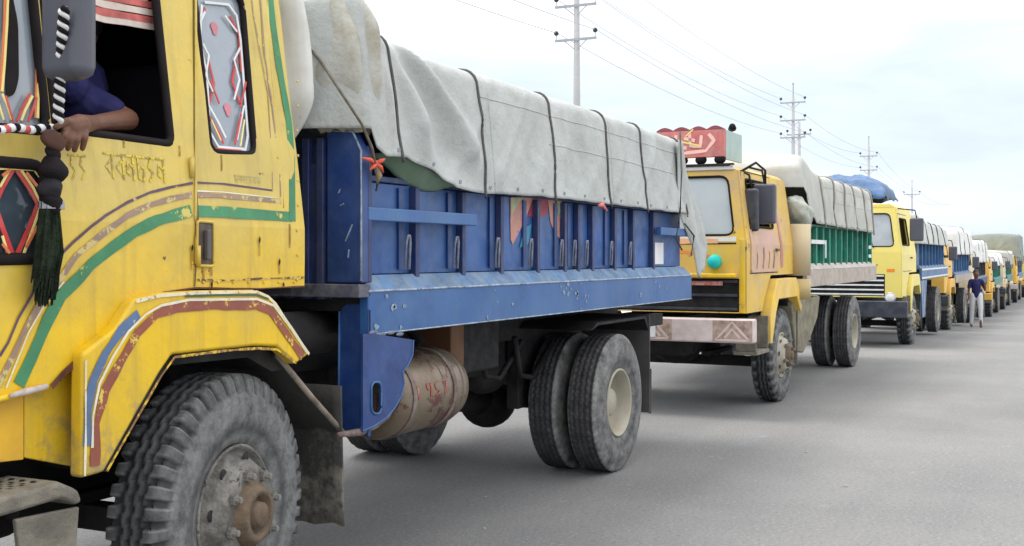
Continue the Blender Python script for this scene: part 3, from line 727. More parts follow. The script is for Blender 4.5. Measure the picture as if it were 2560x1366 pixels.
# lower look-out window: red and yellow diamonds
dia = [[(38, 424), (70, 470), (92, 512), (70, 570), (42, 634)], [(30, 424), (4, 470), (-14, 512), (4, 570), (28, 634)]]
strips(w4, dia, -.004, RED, wd=.016)
strips(w4, [[(48, 424), (78, 468), (99, 512), (80, 568), (56, 634)], [(20, 424), (-4, 468)], [(2, 590), (16, 636)]], -.007, TRIMY, wd=.009)
strips(w4, [[(-60, 423), (20, 422), (80, 425), (95, 445), (97, 480)], [(-60, 640), (30, 640), (92, 634)]], -.009, TRIMY, wd=.008)
strips(w4, [[(0, 440), (20, 424)], [(60, 432), (90, 470)], [(60, 618), (88, 566)], [(0, 610), (18, 634)]], -.011, ORANGE, wd=.010)
# red and white valance hanging inside the top of the open window
vz = S(330, 20)
VR = mat('valance_rose', (.50, .12, .11), .8, var=.4, vs=12); VC = mat('valance_cream', (.62, .52, .46), .8, var=.2, vs=12)
for k, (dz, m_) in enumerate(((.03, VR), (.0, VC), (-.03, VR), (-.055, VC))):
    b = new(); p0 = S(262, 20+0*k, .03); p1 = S(392, 46, .03)
    ribbon(b, [(p0[0]-.35, p0[1]+dz+.02), (p0[0], p0[1]+dz+.015), (p1[0], p1[1]+dz+.02)], .026, fside(.035+.002*k), .05, .3); obj('window_valance', b, m_, T1, solid=.004)

obj('window_valance', bx(S(262, 20)[0]-.4, S(392, 20)[0], YS(2.65)-OY+.04, YS(2.65)-OY+.045, S(330, 10)[1]+.01, 2.78), WHITE, T1)
# seams
G_ = new()
for pts in ([(476, -60), (477, 340), (478, 716)], [(470, 458), (470, 459)]):
    if len(pts) > 2: ribbon(G_, SL(pts), .007, fside(-.018), .06)
obj('door_seam', G_, mat('dark_seam_line', (.10, .07, .02), .8), T1)  # dark brown line along the door joint
b = new(); tube(b, [fside(-.019)(*S(480, y)) for y in range(-60, 717, 60)], .006, 6); obj('door_edge_bead', b, YEL, T1, smooth=True)
b = new()
tube(b, [fside(-.012)(*S(*q)) for q in ((660, -40), (668, 120), (684, 300), (700, 470), (701, 520))], .007, 6)
tube(b, [fside(-.012)(*S(*q)) for q in ((640, -40), (652, 120), (668, 300), (683, 420))], .005, 6)
obj('pressed_crease', b, YEL, T1, smooth=True)
b = new(); ribbon(b, SL([(485, 700), (560, 702), (640, 697), (752, 694)]), .008, fside(-.0185), .03, .9); obj('rust_line', b, wornpaint('rust_flakes', (.10, .05, .03), (.62, .45, .10), .52, 30), T1)
for a, b_ in ((471, 620), (640, 600), (690, 655), (520, 712), (700, 712)):
    u, v = S(a, b_); obj('rust_spot', fillpoly([(u+.006*math.cos(t), v+.012*math.sin(t)*(1+.4*math.sin(2*t+a))) for t in [2*PI*k/8 for k in range(8)]], [], fside(-.020)), RUBF, T1)
# painted stripes
STG = wornpaint('green_stripe', (.05, .22, .10), (.60, .50, .12), .60, 9)
STP = wornpaint('purple_stripe', (.10, .055, .09), (.60, .46, .15), .60, 10)
STB = wornpaint('brown_stripe', (.30, .20, .15), (.58, .46, .18), .53, 14)
STR_ = wornpaint('red_stripe', (.27, .075, .045), (.68, .50, .08), .565, 12)
STL = wornpaint('blue_stripe', (.09, .15, .28), (.5, .5, .45), .62, 10)
STW = wornpaint('white_stripe', (.70, .66, .52), (.7, .5, .1), .58, 14)
def stripe(pts, wd, m, d=-.0175, jit=.35, f=None):
    b = new(); ribbon(b, SL(pts), wd, f or fside(d), .035, jit); obj('painted_stripe', b, m, T1)
stripe([(-10, 890), (11, 857), (37, 795), (75, 729), (110, 675), (146, 634), (172, 608), (220, 566), (256, 539), (311, 506), (366, 482), (421, 468), (474, 458)], .010, STP)
stripe([(484, 457), (549, 460), (673, 477)], .008, STP); stripe([(673, 477), (671, 404), (662, 236), (625, 34), (618, -40)], .006, STB, -.0185)
stripe([(-20, 975), (22, 894), (55, 821), (80, 777), (110, 735), (145, 693), (183, 638), (256, 579), (311, 539), (366, 513), (421, 497), (472, 487)], .022, STB)
stripe([(484, 487), (549, 491), (692, 504)], .018, STB); stripe([(694, 510), (691, 437), (673, 269), (653, 135), (640, -40)], .010, STB, -.0185)
stripe([(484, 478), (549, 481), (690, 496)], .005, STW, -.019)
stripe([(38, 962), (70, 895), (110, 802), (146, 737), (194, 690), (220, 660), (274, 618), (329, 579), (384, 552), (430, 538), (470, 527)], .045, STG, jit=.2)
stripe([(484, 528), (560, 531), (722, 543)], .045, STG, jit=.15)
stripe([(723, 552), (721, 400), (714, 303), (690, 168), (673, 50), (664, -40)], .045, STG, -.0185, .15)
stripe([(5, 970), (62, 830), (100, 765), (150, 705)], .006, STW, -.019)
# half-worn hand lettering on the door
LET = wornpaint('worn_lettering', (.62, .47, .03), (.34, .26, .07), .50, 45)
def letters(par, f, x0, z0, cw, chh, n, m, wd, seed, name='hand_lettering'):
    rnd = random.Random(seed); b = new()
    for k in range(n):
        a = x0+k*cw*1.18; s = rnd.choice([0, 1, 2, 3])
        q = lambda u, v: (a+u*cw, z0+v*chh)
        ribbon(b, [q(-.05, 1), q(1.05, 1)], wd, f, .05)
        if s == 0: L = [[q(.8, 1), q(.8, 0)], [q(.8, .5), q(.2, .75), q(.1, .3), q(.5, .2)]]
        elif s == 1: L = [[q(.5, 1), q(.2, .6), q(.7, .35), q(.2, 0)]]
        elif s == 2: L = [[q(.85, 1), q(.85, 0), q(.15, .5), q(.85, .8)]]
        else: L = [[q(.2, 1), q(.2, .1), q(.7, .0), q(.9, .5), q(.5, .6)]]
        for l_ in L: ribbon(b, l_, wd, f, .05)
    return obj(name, b, m, par)
a0 = S(168, 448); letters(T1, fside(-.019), a0[0], a0[1], .035, .085, 2, LET, .008, 3)
a0 = S(255, 446); letters(T1, fside(-.019), a0[0], a0[1], .045, .09, 6, LET, .009, 5)
a0 = S(580, 455); letters(T1, fside(-.019), a0[0], a0[1], .020, .028, 7, wornpaint('faint_lettering', (.50, .42, .16), (.62, .5, .2), .55, 40), .006, 9)
# handle recess
hr = roundpoly(SL([(482, 553), (524, 556), (524, 666), (482, 664)]), .015)
H = obj('handle_recess', fillpoly(hr, [], fside(-.0178)), mat('handle_grime', (.10, .075, .06), .7, var=.5, vs=20, rust=((.35, .3, .2), -.06, 20)), T1)
b = new(); tube(b, [fside(-.021)(u, v) for u, v in hr+hr[:1]], .006, 6, False); obj('recess_rim', b, YEL, H)
p0, p1 = S(503, 575), S(503, 650); obj('handle', bx(p0[0]-.012, p0[0]+.012, YS(1.7)-OY-.045, YS(1.7)-OY-.022, p1[1], p0[1]), mat('handle_grey', (.10, .09, .09), .5), H, bevel=.006)
for zq in (S(470, 420)[1], S(470, 640)[1]):
    q = S(476, 500)[0]; b = new(); tube(b, [(q, YS(zq)-OY-.026, zq-.04), (q, YS(zq)-OY-.026, zq+.04)], .010, 8); obj('door_hinge', b, YEL, T1, smooth=True)
for k in range(9):
    u, v = S(735+2*(k % 2), 700-k*62); b = new(); ball(b, (u, YS(v)-OY-.018, v), .007, (1, .5, 1), 8); obj('rivet', b, YEL, T1, smooth=True)
for k in range(7):
    u, v = S(500+k*38, 706); b = new(); ball(b, (u, YS(v)-OY-.018, v), .006, (1, .5, 1), 8); obj('rivet', b, YEL, T1, smooth=True)
RUN = mat('rust_run', (.34, .20, .04), .7, var=.4, vs=18, rust=((.74, .48, .02), .045, 16))
for x_, y_, L_ in ((500, 668, 34), (520, 668, 22), (545, 388, 40), (618, 390, 30), (440, 365, 26), (300, 352, 18), (640, 600, 40), (690, 655, 30), (471, 625, 50), (716, 560, 60)):
    b = new(); ribbon(b, SL([(x_, y_), (x_+1, y_+L_*.5), (x_+1, y_+L_)]), .008, fside(-.0182), .015, .9); obj('rust_run', b, RUN, T1)
# lower front corner below the side panel: shelf edge, recessed panels, step
YF = 3.055
def F(px, py, Y=YF): p = P(px, py, Y); return (p.x-OX, p.z)
def FL(l, Y=YF): return [F(a, b, Y) for a, b in l]
Y2 = 3.17
obj('lower_panel', prism(new(), FL([(-200, 1010), (60, 985), (60, 1150), (-200, 1180)], Y2), Y2-OY, Y2-OY+.03, XZ), mat('lower_orange_yellow', (.74, .42, .018), .45, dirt=((.45, .25, .05), .4, 4), mud=((.25, .2, .12), .6, 1.05)), T1, bevel=.004)
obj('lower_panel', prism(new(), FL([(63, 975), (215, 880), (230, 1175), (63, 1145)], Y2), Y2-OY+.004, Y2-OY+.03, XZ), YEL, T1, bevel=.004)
b = new(); tube(b, [Vector((*F(x_, y_, YC-.0), 0)).xzy if False else Vector((F(x_, y_, YC-.02)[0], YC-.02-OY, F(x_, y_, YC-.02)[1])) for x_, y_ in ((-200, 1040), (0, 998), (60, 983), (116, 968))], .011, 8); obj('sill_bead', b, YEL, T1, smooth=True)
b = new(); tube(b, [Vector((F(x_, y_, YC-.03)[0], YC-.035-OY, F(x_, y_, YC-.03)[1])) for x_, y_ in ((22, 990), (60, 980), (114, 966))], [.008, .012, .010], 8); obj('chipped_edge', b, mat('chipped_edge', (.5, .42, .38), .7, var=.3, vs=30), T1, smooth=True)
b = new(); ribbon(b, SL([(118, 968), (150, 932), (200, 888), (212, 868)]), .022, fside(-.020), .02, .9); obj('rust_gap', b, mat('rust_dark', (.11, .035, .02), .8, var=.5, vs=20), T1)
b = new(); ribbon(b, SL([(205, 884), (290, 820), (338, 750), (400, 731), (480, 720), (640, 722), (753, 716)]), .006, fside(-.020), .03, .6); obj('rust_gap', b, mat('rust_dark', (.11, .035, .02), .8), T1)
# wheel-arch flare with folded top edge
arc_o = [(204, 1198), (206, 1100), (206, 1000), (207, 884), (290, 820), (335, 750), (400, 733), (500, 727), (640, 725), (672, 738), (690, 757), (775, 886)]
arc_i = [(740, 912), (692, 868), (640, 866), (432, 888), (400, 935), (262, 1182)]
fl = FL(arc_o+arc_i)
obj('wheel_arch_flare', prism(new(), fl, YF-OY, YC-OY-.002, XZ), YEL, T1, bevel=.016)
ff = lambda d: (lambda u, v: Vector((u, YF-OY+d, v)))
def fstripe(pts, wd, m, d=-.004, jit=.3):
    b = new(); ribbon(b, FL(pts), wd, ff(d), .03, jit); obj('painted_stripe', b, m, T1)
fstripe([(216, 1115), (218, 1020), (232, 950), (262, 885), (300, 828), (345, 784)], .036, STL, jit=.4)
fstripe([(236, 1165), (240, 1060), (262, 975), (303, 900), (343, 832), (390, 786), (440, 768), (520, 764), (640, 762), (676, 778), (716, 836), (756, 892)], .038, STR_, jit=.6)
fstripe([(228, 1120), (230, 1040), (246, 960), (278, 895), (318, 830), (362, 786), (400, 764), (470, 750), (640, 748)], .010, STW, -.006, .4)
EW = wornpaint('chipped_edge_highlight', (.72, .66, .46), (.30, .16, .07), .57, 20)  # pale highlight of the flare rim, painted as a chipped ribbon
fstripe([(338, 753), (400, 739), (500, 732), (640, 730), (668, 742), (686, 760), (770, 886)], .012, EW, -.0065, .6)
fstripe([(738, 908), (690, 874), (640, 871), (560, 877), (434, 893), (400, 940), (330, 1062), (264, 1178)], .009, wornpaint('lip_rust', (.24, .12, .04), (.70, .46, .02), .50, 24), -.0065, .8)
fstripe([(209, 1190), (211, 1100), (211, 1000), (212, 900)], .008, EW, -.0065, .7)
fstripe([(640, 748), (682, 764), (730, 830), (766, 884)], .010, STW, -.006, .4)
fstripe([(460, 741), (560, 738), (640, 738), (670, 748)], .008, mat('dark_green_line', (.06, .10, .05), .6), -.005, .5)
for (x_, y_, s_) in ((425, 870, .05), (350, 1010, .035), (440, 800, .04)):
    u, v = F(x_, y_); continue
    b = fillpoly([(u+s_*math.cos(t)*(1+.4*nzz(t, x_)), v+s_*.8*math.sin(t)*(1+.4*nzz(t, y_))) for t in [2*PI*k/14 for k in range(14)]], [], ff(-.0045))
    obj('scuff_mark', b, wornpaint('scuffed_print', (.30, .27, .06), (.74, .50, .03), .50, 34), T1)
# dark wheel well and rear splash guard, mud flap
b = new()
prism(b, FL([(262, 1182), (430, 890), (640, 868), (690, 880), (735, 925), (700, 930), (640, 895), (445, 915), (290, 1182)], 3.09), .085, .75, XZ)
obj('inner_arch', b, BLK, T1)
gA, gB = P(690, 885, 3.12), P(858, 1085, 3.12)
b = new(); prism(b, [(gA.x-OX, gA.z), (gB.x-OX, gB.z), (gB.x-OX-.012, gB.z-.014), (gA.x-OX-.012, gA.z-.014)], .07, .55, XZ); obj('splash_guard', b, MUDF, T1)
b = new(); tube(b, [(gA.x-OX, .072, gA.z), (lerp(gA.x, gB.x, .5)-OX, .066, lerp(gA.z, gB.z, .5)-.01), (gB.x-OX, .066, gB.z)], .014, 8); obj('guard_edge', b, mat('dusty_edge', (.24, .20, .16), .8, var=.4, vs=15), T1, smooth=True)
def flapf(u, v):
    z_ = lerp(.36, 1.02, v); return Vector((2.355-.02*v+.015*math.sin(u*5), .045+.46*u, z_+.02*nzz(u*4, 0)*(1-v)))
obj('mud_flap', grid(new(), 8, 8, flapf), MUDF, T1, smooth=True, solid=.012)
# step: perforated tread, skirt, lower lip
st = P(205, 1160, 3.0)
sx1 = st.x-OX; sx0 = sx1-.75
b = new(); prism(b, [(sx0, .86), (sx1-.10, .89), (sx1-.02, .85), (sx1, .80), (sx1-.03, .80), (sx1-.10, .83), (sx0, .80)], -.06, .20, XZ)
STP_ = obj('step', b, MUD, T1, bevel=.02)
b = new()
for i in range(7):
    for j in range(3): obj('grip_hole', lathe(new(), [(.8915, .011), (.8925, .008), (.8925, .0001)], sx1-.14-i*.045, .02+j*.05, 8, axis='z'), BLK, STP_)
b = new(); prism(b, [(sx1-.27, .80), (sx1-.01, .79), (sx1-.03, .56), (sx1-.24, .57)], -.05, -.03, XZ); obj('step_bracket', b, MUD, STP_, bevel=.006)
b = new(); box(b, sx0, sx1-.04, -.08, .18, .535, .56); obj('lower_tread', b, MUD, STP_, bevel=.01)
b = new(); box(b, sx0-.1, sx1-.3, .12, .16, .56, .80); obj('step_backplate', b, BLK, STP_)

# chassis, wheels
chassis(T1, None, True, Rf=.572, Rr=.52, xa=1.60, xb=6.05, steer=8)
# bed: ribs from the photograph
ribs1 = [P(x_, 600, 3.06).x-OX for x_ in (1065, 1180, 1275, 1365, 1432, 1465, 1500, 1555, 1600, 1650)]
bed(T1, None, DBLUE, LBLUE, DUSTB, ribs1, cS=PBLUE)
# rail across the first two bays
a, c_ = P(922, 540, 3.05).x-OX, P(1190, 560, 3.06).x-OX
obj('cross_rail', bx(a, c_, .0, .043, 1.80, 1.865), LBLUE, T1, bevel=.006)
a, c_ = P(1650, 560, 3.06).x-OX, 7.68
obj('cross_rail', bx(a, c_, .0, .043, 1.80, 1.865), LBLUE, T1, bevel=.006)
obj('slatted_vent', bx(P(1655, 600, 3.06).x-OX, P(1680, 600, 3.06).x-OX, .085, .097, 1.56, 1.74), WHITE, T1)
# second (inner) raised board and the latch rods
obj('inner_board', bx(2.58, 7.6, .20, .23, 1.5, 2.28), BLUE, T1)
for x_ in (1040, 1160, 1262, 1344, 1420, 1452, 1482, 1543, 1590):
    q = P(x_, 600, 3.05).x-OX; b = new()
    tube(b, [(q-.022, .05, 1.56), (q-.022, .045, 1.70), (q-.012, .042, 1.735), (q+.006, .042, 1.735), (q+.016, .045, 1.70), (q+.016, .05, 1.56)], .008, 7)
    obj('latch_rod', b, mat('worn_latch_steel', (.22, .24, .30), .55, var=.4, vs=25), T1, smooth=True)
    b = new(); box(b, q-.026, q+.020, .086, .096, 1.56, 1.98); obj('rod_channel', b, BLUE, T1)
# painted mural on two bays: peach and red fan shapes
def mural(pts, m, yy=.096): obj('mural_shape', fillpoly([(P(a_, b_, 3.14).x-OX, P(a_, b_, 3.14).z) for a_, b_ in pts], [], lambda u, v: Vector((u, yy, v))), m, T1)
MPE = wornpaint('mural_peach', (.50, .24, .19), (.10, .16, .34), .60, 12); MRE = wornpaint('mural_red', (.30, .04, .07), (.08, .08, .2), .60, 12)
MYE = wornpaint('mural_yellow', (.42, .42, .24), (.10, .14, .25), .56, 15); MTU = wornpaint('mural_turquoise', (.04, .22, .34), (.05, .12, .3), .6, 12)
mural([(1277, 494), (1335, 494), (1318, 545), (1300, 580), (1284, 612), (1279, 600)], MPE)
mural([(1335, 494), (1372, 497), (1372, 535), (1345, 548), (1322, 540)], MRE)
mural([(1278, 494), (1310, 494), (1290, 520), (1279, 540)], MYE, .093)
mural([(1300, 620), (1312, 570), (1330, 560), (1322, 610)], MTU, .093)
mural([(1372, 500), (1400, 502), (1412, 545), (1405, 600), (1390, 585), (1378, 555)], MPE)
mural([(1388, 500), (1405, 502), (1410, 560), (1400, 545)], MYE, .093)
EDGE = mat('worn_edge', (.30, .36, .44), .7, var=.5, vs=18, rust=((.05, .13, .30), .03, 12))
b = new(); tube(b, [(2.5+.2*k, -.001, 1.459+.001*math.sin(k*2)) for k in range(27)], .006, 5); obj('worn_edge', b, EDGE, T1, smooth=True)
b = new(); tube(b, [(2.5+.2*k, .001, 1.252) for k in range(27)], .004, 5); obj('worn_edge', b, EDGE, T1, smooth=True)
b = new(); tube(b, [(2.439, .002, 1.51), (2.439, .002, 1.8), (2.439, .002, 2.13), (2.439, .05, 2.222), (2.439, .19, 2.234)], .006, 6); obj('worn_edge', b, EDGE, T1, smooth=True)
rnd = random.Random(11)
for cx_, cz_, n_c, sp_ in ((5.05, 1.37, 16, .16), (2.75, 1.33, 6, .10), (6.6, 1.36, 8, .25), (4.0, 1.36, 5, .5)):
    for k in range(n_c):
        u0, v0, s0 = cx_+rnd.gauss(0, sp_), min(1.44, max(1.27, cz_+rnd.gauss(0, .05))), rnd.uniform(.006, .022)
        if not 2.55 < u0 < 7.6: continue
        obj('paint_chip', fillpoly([(u0+s0*rnd.uniform(.4, 1.6)*math.cos(t), v0+s0*rnd.uniform(.3, 1.1)*math.sin(t)) for t in [2*PI*q_/7 for q_ in range(7)]], [], lambda u, v: Vector((u, -.003, v))), mat('chip_grey', (.22, .28, .36), .8, var=.5, vs=30), T1)
for u0, v0, u1, v1 in ((.05, 1.78, .09, 1.70), (.12, 1.95, .13, 1.93), (.10, 1.88, .12, 1.87), (.07, 1.66, .075, 1.62)):
    b = new(); tube(b, [(2.4375, u0, v0), (2.4375, u1, v1)], .004, 5); obj('scratch', b, mat('chip_grey', (.38, .42, .46), .8), T1)
# headboard column and dropped guard at the bed's front corner
yc0 = .0
col_ = roundpoly([(.0, 1.50), (.0, 2.14), (.05, 2.225), (.20, 2.235), (.20, 1.50)], [0, .02, .02, .01, 0])
obj('headboard_post', prism(new(), col_, 2.44, 2.50, YZ), BLUE, T1, bevel=.008)
obj('headboard_post', bx(2.503, 2.54, .004, .055, 1.50, 2.16), DBLUE, T1, bevel=.006)
for yy in (.215, .30, .40, .50):
    obj('headboard_channel', bx(2.43, 2.47, yy, yy+.04, 1.42, 2.20), DBLUE, T1, bevel=.005)
obj('headboard_plate', bx(2.475, 2.495, .205, 2.30, 1.42, 2.18), DBLUE, T1)
obj('headboard_foot', bx(2.42, 2.52, .0, .62, 1.43, 1.495), mat('grey_blue_steel', (.06, .065, .10), .6, var=.3, dirt=((.3, .3, .3), .5, 9)), T1, bevel=.006)
gd = [(P(a_, b_, 3.05).x-OX, P(a_, b_, 3.05).z) for a_, b_ in ((932, 835), (1031, 850), (1029, 888), (1018, 912), (1004, 930), (1008, 958), (1000, 992), (984, 1020), (962, 1046), (935, 1064), (905, 1078), (905, 835))]
slot = roundpoly([(P(a_, b_, 3.05).x-OX, P(a_, b_, 3.05).z) for a_, b_ in ((925, 955), (950, 955), (950, 1035), (925, 1035))], .04)
GD = obj('corner_guard', fillpoly(gd, [slot], lambda u, v: Vector((u, .0, v))), BLUE, T1, solid=.012)
b = new(); sp = [(u, -.008, v) for u, v in slot]; tube(b, sp+sp[:1], .006, 6, False); obj('slot_rim', b, LBLUE, GD, smooth=True)
b = new(); sp = [(u, -.006, v) for u, v in gd[1:-1]]; tube(b, sp, .005, 6); obj('bent_edge', b, LBLUE, GD, smooth=True)
gx = P(930, 900, 3.05).x-OX
obj('corner_guard', prism(new(), roundpoly([(.0, .76), (.0, 1.40), (.16, 1.40), (.175, 1.0), (.175, .79)], [.0, .03, .05, 0, .02]), gx-.03, gx-.008, YZ), BLUE, T1, bevel=.006)
b = new(); tube(b, [(gx-.032, .166, 1.36), (gx-.032, .172, .80)], .006, 6); obj('bent_edge', b, LBLUE, T1, smooth=True)
for k in range(4):
    q = P(938+k*22, 832+4*(k % 2), 3.04); b = new(); ball(b, (q.x-OX, .0, q.z), .015, (2.6, .5, .7), 8); obj('weld_lump', b, mat('weld_grey', (.12, .16, .24), .7, var=.6, vs=30, dirt=((.3, .28, .26), .7, 30)), T1, smooth=True)
b = new(); sp = [(P(a_, b_, 3.06).x-OX, .02+.004*i_, P(a_, b_, 3.06).z) for i_, (a_, b_) in enumerate(((850, 1088), (905, 1082), (945, 1062), (975, 1040), (1003, 1002)))]
tube(b, sp, [.012, .02, .022, .02, .012], 7); obj('bent_lip', b, RUSTB, T1, smooth=True)
# fuel tank with straps
tx0, tx1, ty, tz, tr = 2.95, 3.74, .30, .88, .225
b = lathe(new(), [(tx0, .0001), (tx0, tr-.05), (tx0+.03, tr-.01), (tx0+.06, tr), (tx1-.12, tr), (tx1-.05, tr-.015), (tx1-.01, tr-.06), (tx1+.02, tr-.14), (tx1+.03, .0001)], ty, tz, 48, axis='x')
FT = obj('fuel_tank', b, TANK, T1, smooth=True)
for q in (3.06, 3.50):
    b = lathe(new(), [(q-.018, tr+.001), (q-.018, tr+.007), (q+.018, tr+.007), (q+.018, tr+.001)], ty, tz, 48, axis='x'); obj('tank_strap', b, RUSTB, FT, smooth=False)
for q in (3.38, 3.60):
    b = lathe(new(), [(q-.004, tr+.001), (q, tr+.004), (q+.004, tr+.001)], ty, tz, 48, axis='x'); obj('tank_seam', b, RUSTB, FT, smooth=True)
ft = lambda u, v: Vector((u, ty-(tr+.003)*math.cos(v), tz+(tr+.003)*math.sin(v)))
tank_letters = []
if True:
    for k, L in enumerate(([[(0, 1), (0, 0)]], [[(1, .6), (.3, .5), (.2, 1), (.9, 1), (.8, 0)]], [[(.9, 1), (.2, .9), (.3, .5), (.9, .3), (.2, 0)]], [[(0, 1), (.9, 1), (.5, 0)]])):
        for l_ in L:
            b = new(); ribbon(b, [(3.10+k*.085+u*.06, -.05+v*.34) for u, v in l_], .020, ft, .03, .5); tank_letters.append(b)
for b in tank_letters: obj('tank_numeral', b, wornpaint('tank_red', (.30, .06, .04), (.36, .28, .17), .55, 22), FT)
b = new(); tube(b, [(3.02, ty, 1.13), (3.02, ty+.1, 1.25)], .03, 10); tube(b, [(3.5, ty, 1.13), (3.5, ty+.1, 1.25)], .03, 10); obj('tank_hanger', b, BLK, FT)
obj('gearbox', bx(1.75, 2.40, .55, 1.9, .70, 1.40), BLK, T1, bevel=.03)
obj('air_tank', lathe(new(), [(2.15, .0001), (2.15, .11), (2.62, .11), (2.62, .0001)], .36, 1.25, 20, axis='x'), BLK, T1, smooth=True)
obj('cross_box', bx(4.3, 5.75, .95, 1.9, .74, 1.33), BLK, T1, bevel=.03)  # dark box lengthened to cover a bright gap under the bed
obj('under_rail', bx(2.6, 7.5, .62, .70, 1.02, 1.22), BLK, T1)
obj('gap_filler', bx(5.50, 5.98, .64, .74, .50, 1.05), BLK, T1, bevel=.01)  # added dark box that closes a bright gap beside the rear axle
obj('gap_filler', bx(5.35, 5.75, 1.55, 1.65, .50, 1.05), BLK, T1, bevel=.01)  # second added dark filler box, on the far side
for k_, (x_, y_, z_) in enumerate(((4.2, .55, .98), (4.6, .5, .9), (5.1, .48, .86))):
    b = new(); tube(b, [(x_, y_, z_+.2), (x_+.15, y_+.03, z_-.08), (x_+.4, y_+.05, z_-.12), (x_+.7, y_+.02, z_+.12)], .022, 7); obj('air_hose', b, BLK, T1, smooth=True)
obj('tool_box', bx(4.2, 4.75, .42, .9, .88, 1.24), BLK, T1, bevel=.02)
obj('brown_locker', bx(3.95, 4.12, .35, .8, .95, 1.22), mat('brown_box', (.16, .07, .03), .7), T1, bevel=.01)
b = new(); lathe(b, [(4.3, .10), (4.3, .17), (4.8, .17), (4.8, .10)], .75, 1.0, 20, axis='x', close=True); obj('air_reservoir', b, BLK, T1, smooth=True)
b = new(); ball(b, (5.35, .85, .78), .16, (1.5, 1, 1.0), 14); box(b, 5.0, 5.5, .8, 1.2, .9, 1.2); obj('battery_box', b, BLK, T1, bevel=.02)
# wheel mudguard and rear flap
b = new(); prism(b, [(5.45, 1.1), (5.55, 1.15), (6.6, 1.15), (6.66, 1.05), (6.66, 1.03), (6.57, 1.13), (5.58, 1.13)], .04, .66, XZ); obj('rear_mudguard', b, BLK, T1)
obj('mud_flap', bx(6.66, 6.675, .03, .62, .37, 1.16), mat('rear_flap', (.06, .055, .055), .8, var=.3), T1)
b = new(); tube(b, [(6.69, .035, .72), (6.69, .035, .36)], .012, 6); obj('flap_rod', b, mat('rear_flap', (.06, .055, .055), .8), T1)
obj('tail_frame', bx(6.75, 7.65, .25, .33, 1.02, 1.12), BLK, T1); 
b = lathe(new(), [(7.2, .055), (7.2, .06), (7.33, .06), (7.33, .055)], .33, 1.02, 16, axis='x', close=True); obj('white_coupling', b, WHITE, T1, smooth=True)
# mirror + arm
pm = P(262, 210, 2.87)
MR = obj('mirror', bx(.50, .60, 2.84-OY, 3.025-OY, pm.z-.0, pm.z+.62), DGREY, T1, bevel=.045)
b = new(); tube(b, [(.56, -.06, pm.z+.60), (.56, -.06, pm.z+.70), (.40, .25, pm.z+.72)], .014, 8); obj('mirror_arm', b, BLK, MR, smooth=True)
# things hung on the cab
def hang(name, label, cat, x, y, z): return tag(empty(name, (x, y, z)), label, cat)
p0 = P(160, 20, 2.86); p1 = P(145, 305, 3.02)
r_ = hang('twisted_cord', 'black and white twisted cord hanging in front of the dark grey mirror', 'cord', p1.x, p1.y, p1.z)
n_ = 26
for s, m_ in ((0, BEADW), (1, BEADK)):
    for ph in (0,):
        b = new(); pts = []
        for k in range(n_*6+1):
            t = k/(n_*6); c0 = (p0-p1)*(1-t); a_ = t*11*2*PI+s*PI
            pts.append(Vector((c0.x+.009*math.cos(a_), c0.y+.009*math.sin(a_), c0.z)))
        tube(b, pts, .010, 6); obj('strand', b, m_, r_, smooth=True)
r_ = hang('bead_string', 'string of black, white and red beads along the lower edge of the left pane', 'bead string', P(0, 318, 3.08).x, 3.08, P(0, 318, 3.08).z)
rx, rz_ = r_.location.x, r_.location.z
for k in range(17):
    q = P(-60+k*12.5, 322-3*math.sin(k), 3.07); b = new(); ball(b, (q.x-rx, q.y-3.08, q.z-rz_), .016, (1.2, 1, .9), 8)
    obj('bead', b, (BEADK, BEADW, RED, BEADW)[k % 4] if 5 < k < 12 else (BEADK, BEADW)[k % 2], r_, smooth=True)
q = P(130, 345, 3.05)
r_ = hang('tassel_garland', 'dark garland of knots and a shaggy green black tassel hanging below the window corner', 'garland', q.x, 3.05, q.z)
for k, (y_, s_, w_) in enumerate(((352, .042, 1.), (385, .036, 1.), (425, .052, 1.1), (475, .050, 1.1), (505, .044, 1.))):
    q1 = P(128-k*1.0, y_, 3.05); b = new(); ball(b, (q1.x-q.x, -.01, q1.z-q.z), s_, (w_*.75, .75, .85), 16)
    for v in b.verts: v.co += Vector((nzz(v.co.x*20, v.co.z*20, k), nzz(v.co.y*20, v.co.z*20, k+3), nzz(v.co.x*20, v.co.y*20, k+7)))*.018
    obj('pompom', b, (mat('brown_knot', (.07, .03, .02), .9), BEADK, BEADK, mat('black_wool', (.016, .014, .018), .95, bump=.6), BEADK)[k], r_, smooth=True)
zt, zb = P(120, 515, 3.05).z-q.z, P(110, 768, 3.05).z-q.z
b = new(); rnd = random.Random(2)
for k in range(150):
    a_ = rnd.uniform(0, 2*PI); rad = .027*math.sqrt(rnd.random())+.004; L = rnd.uniform(.72, 1.)
    x0_, y0_ = rad*math.cos(a_), rad*math.sin(a_)
    pts = [(x0_*.8-.01, y0_*.8, zt+.02), (x0_*1.25-.014+rnd.uniform(-.01, .01), y0_, lerp(zt, zb, .5*L)), (x0_*1.1-.03+rnd.uniform(-.014, .014), y0_, lerp(zt, zb, L))]
    tube(b, pts, [.006, .008, .003], 4)
tag(obj('wool_tassel', b, WOOL, r_), kind='stuff')
b = new(); tube(b, [(-.0, 0, zt+.015), (-.0, -.0, zt-.01)], [.040, .042], 12); obj('tassel_band', b, mat('grey_band', (.3, .3, .33), .7), r_)

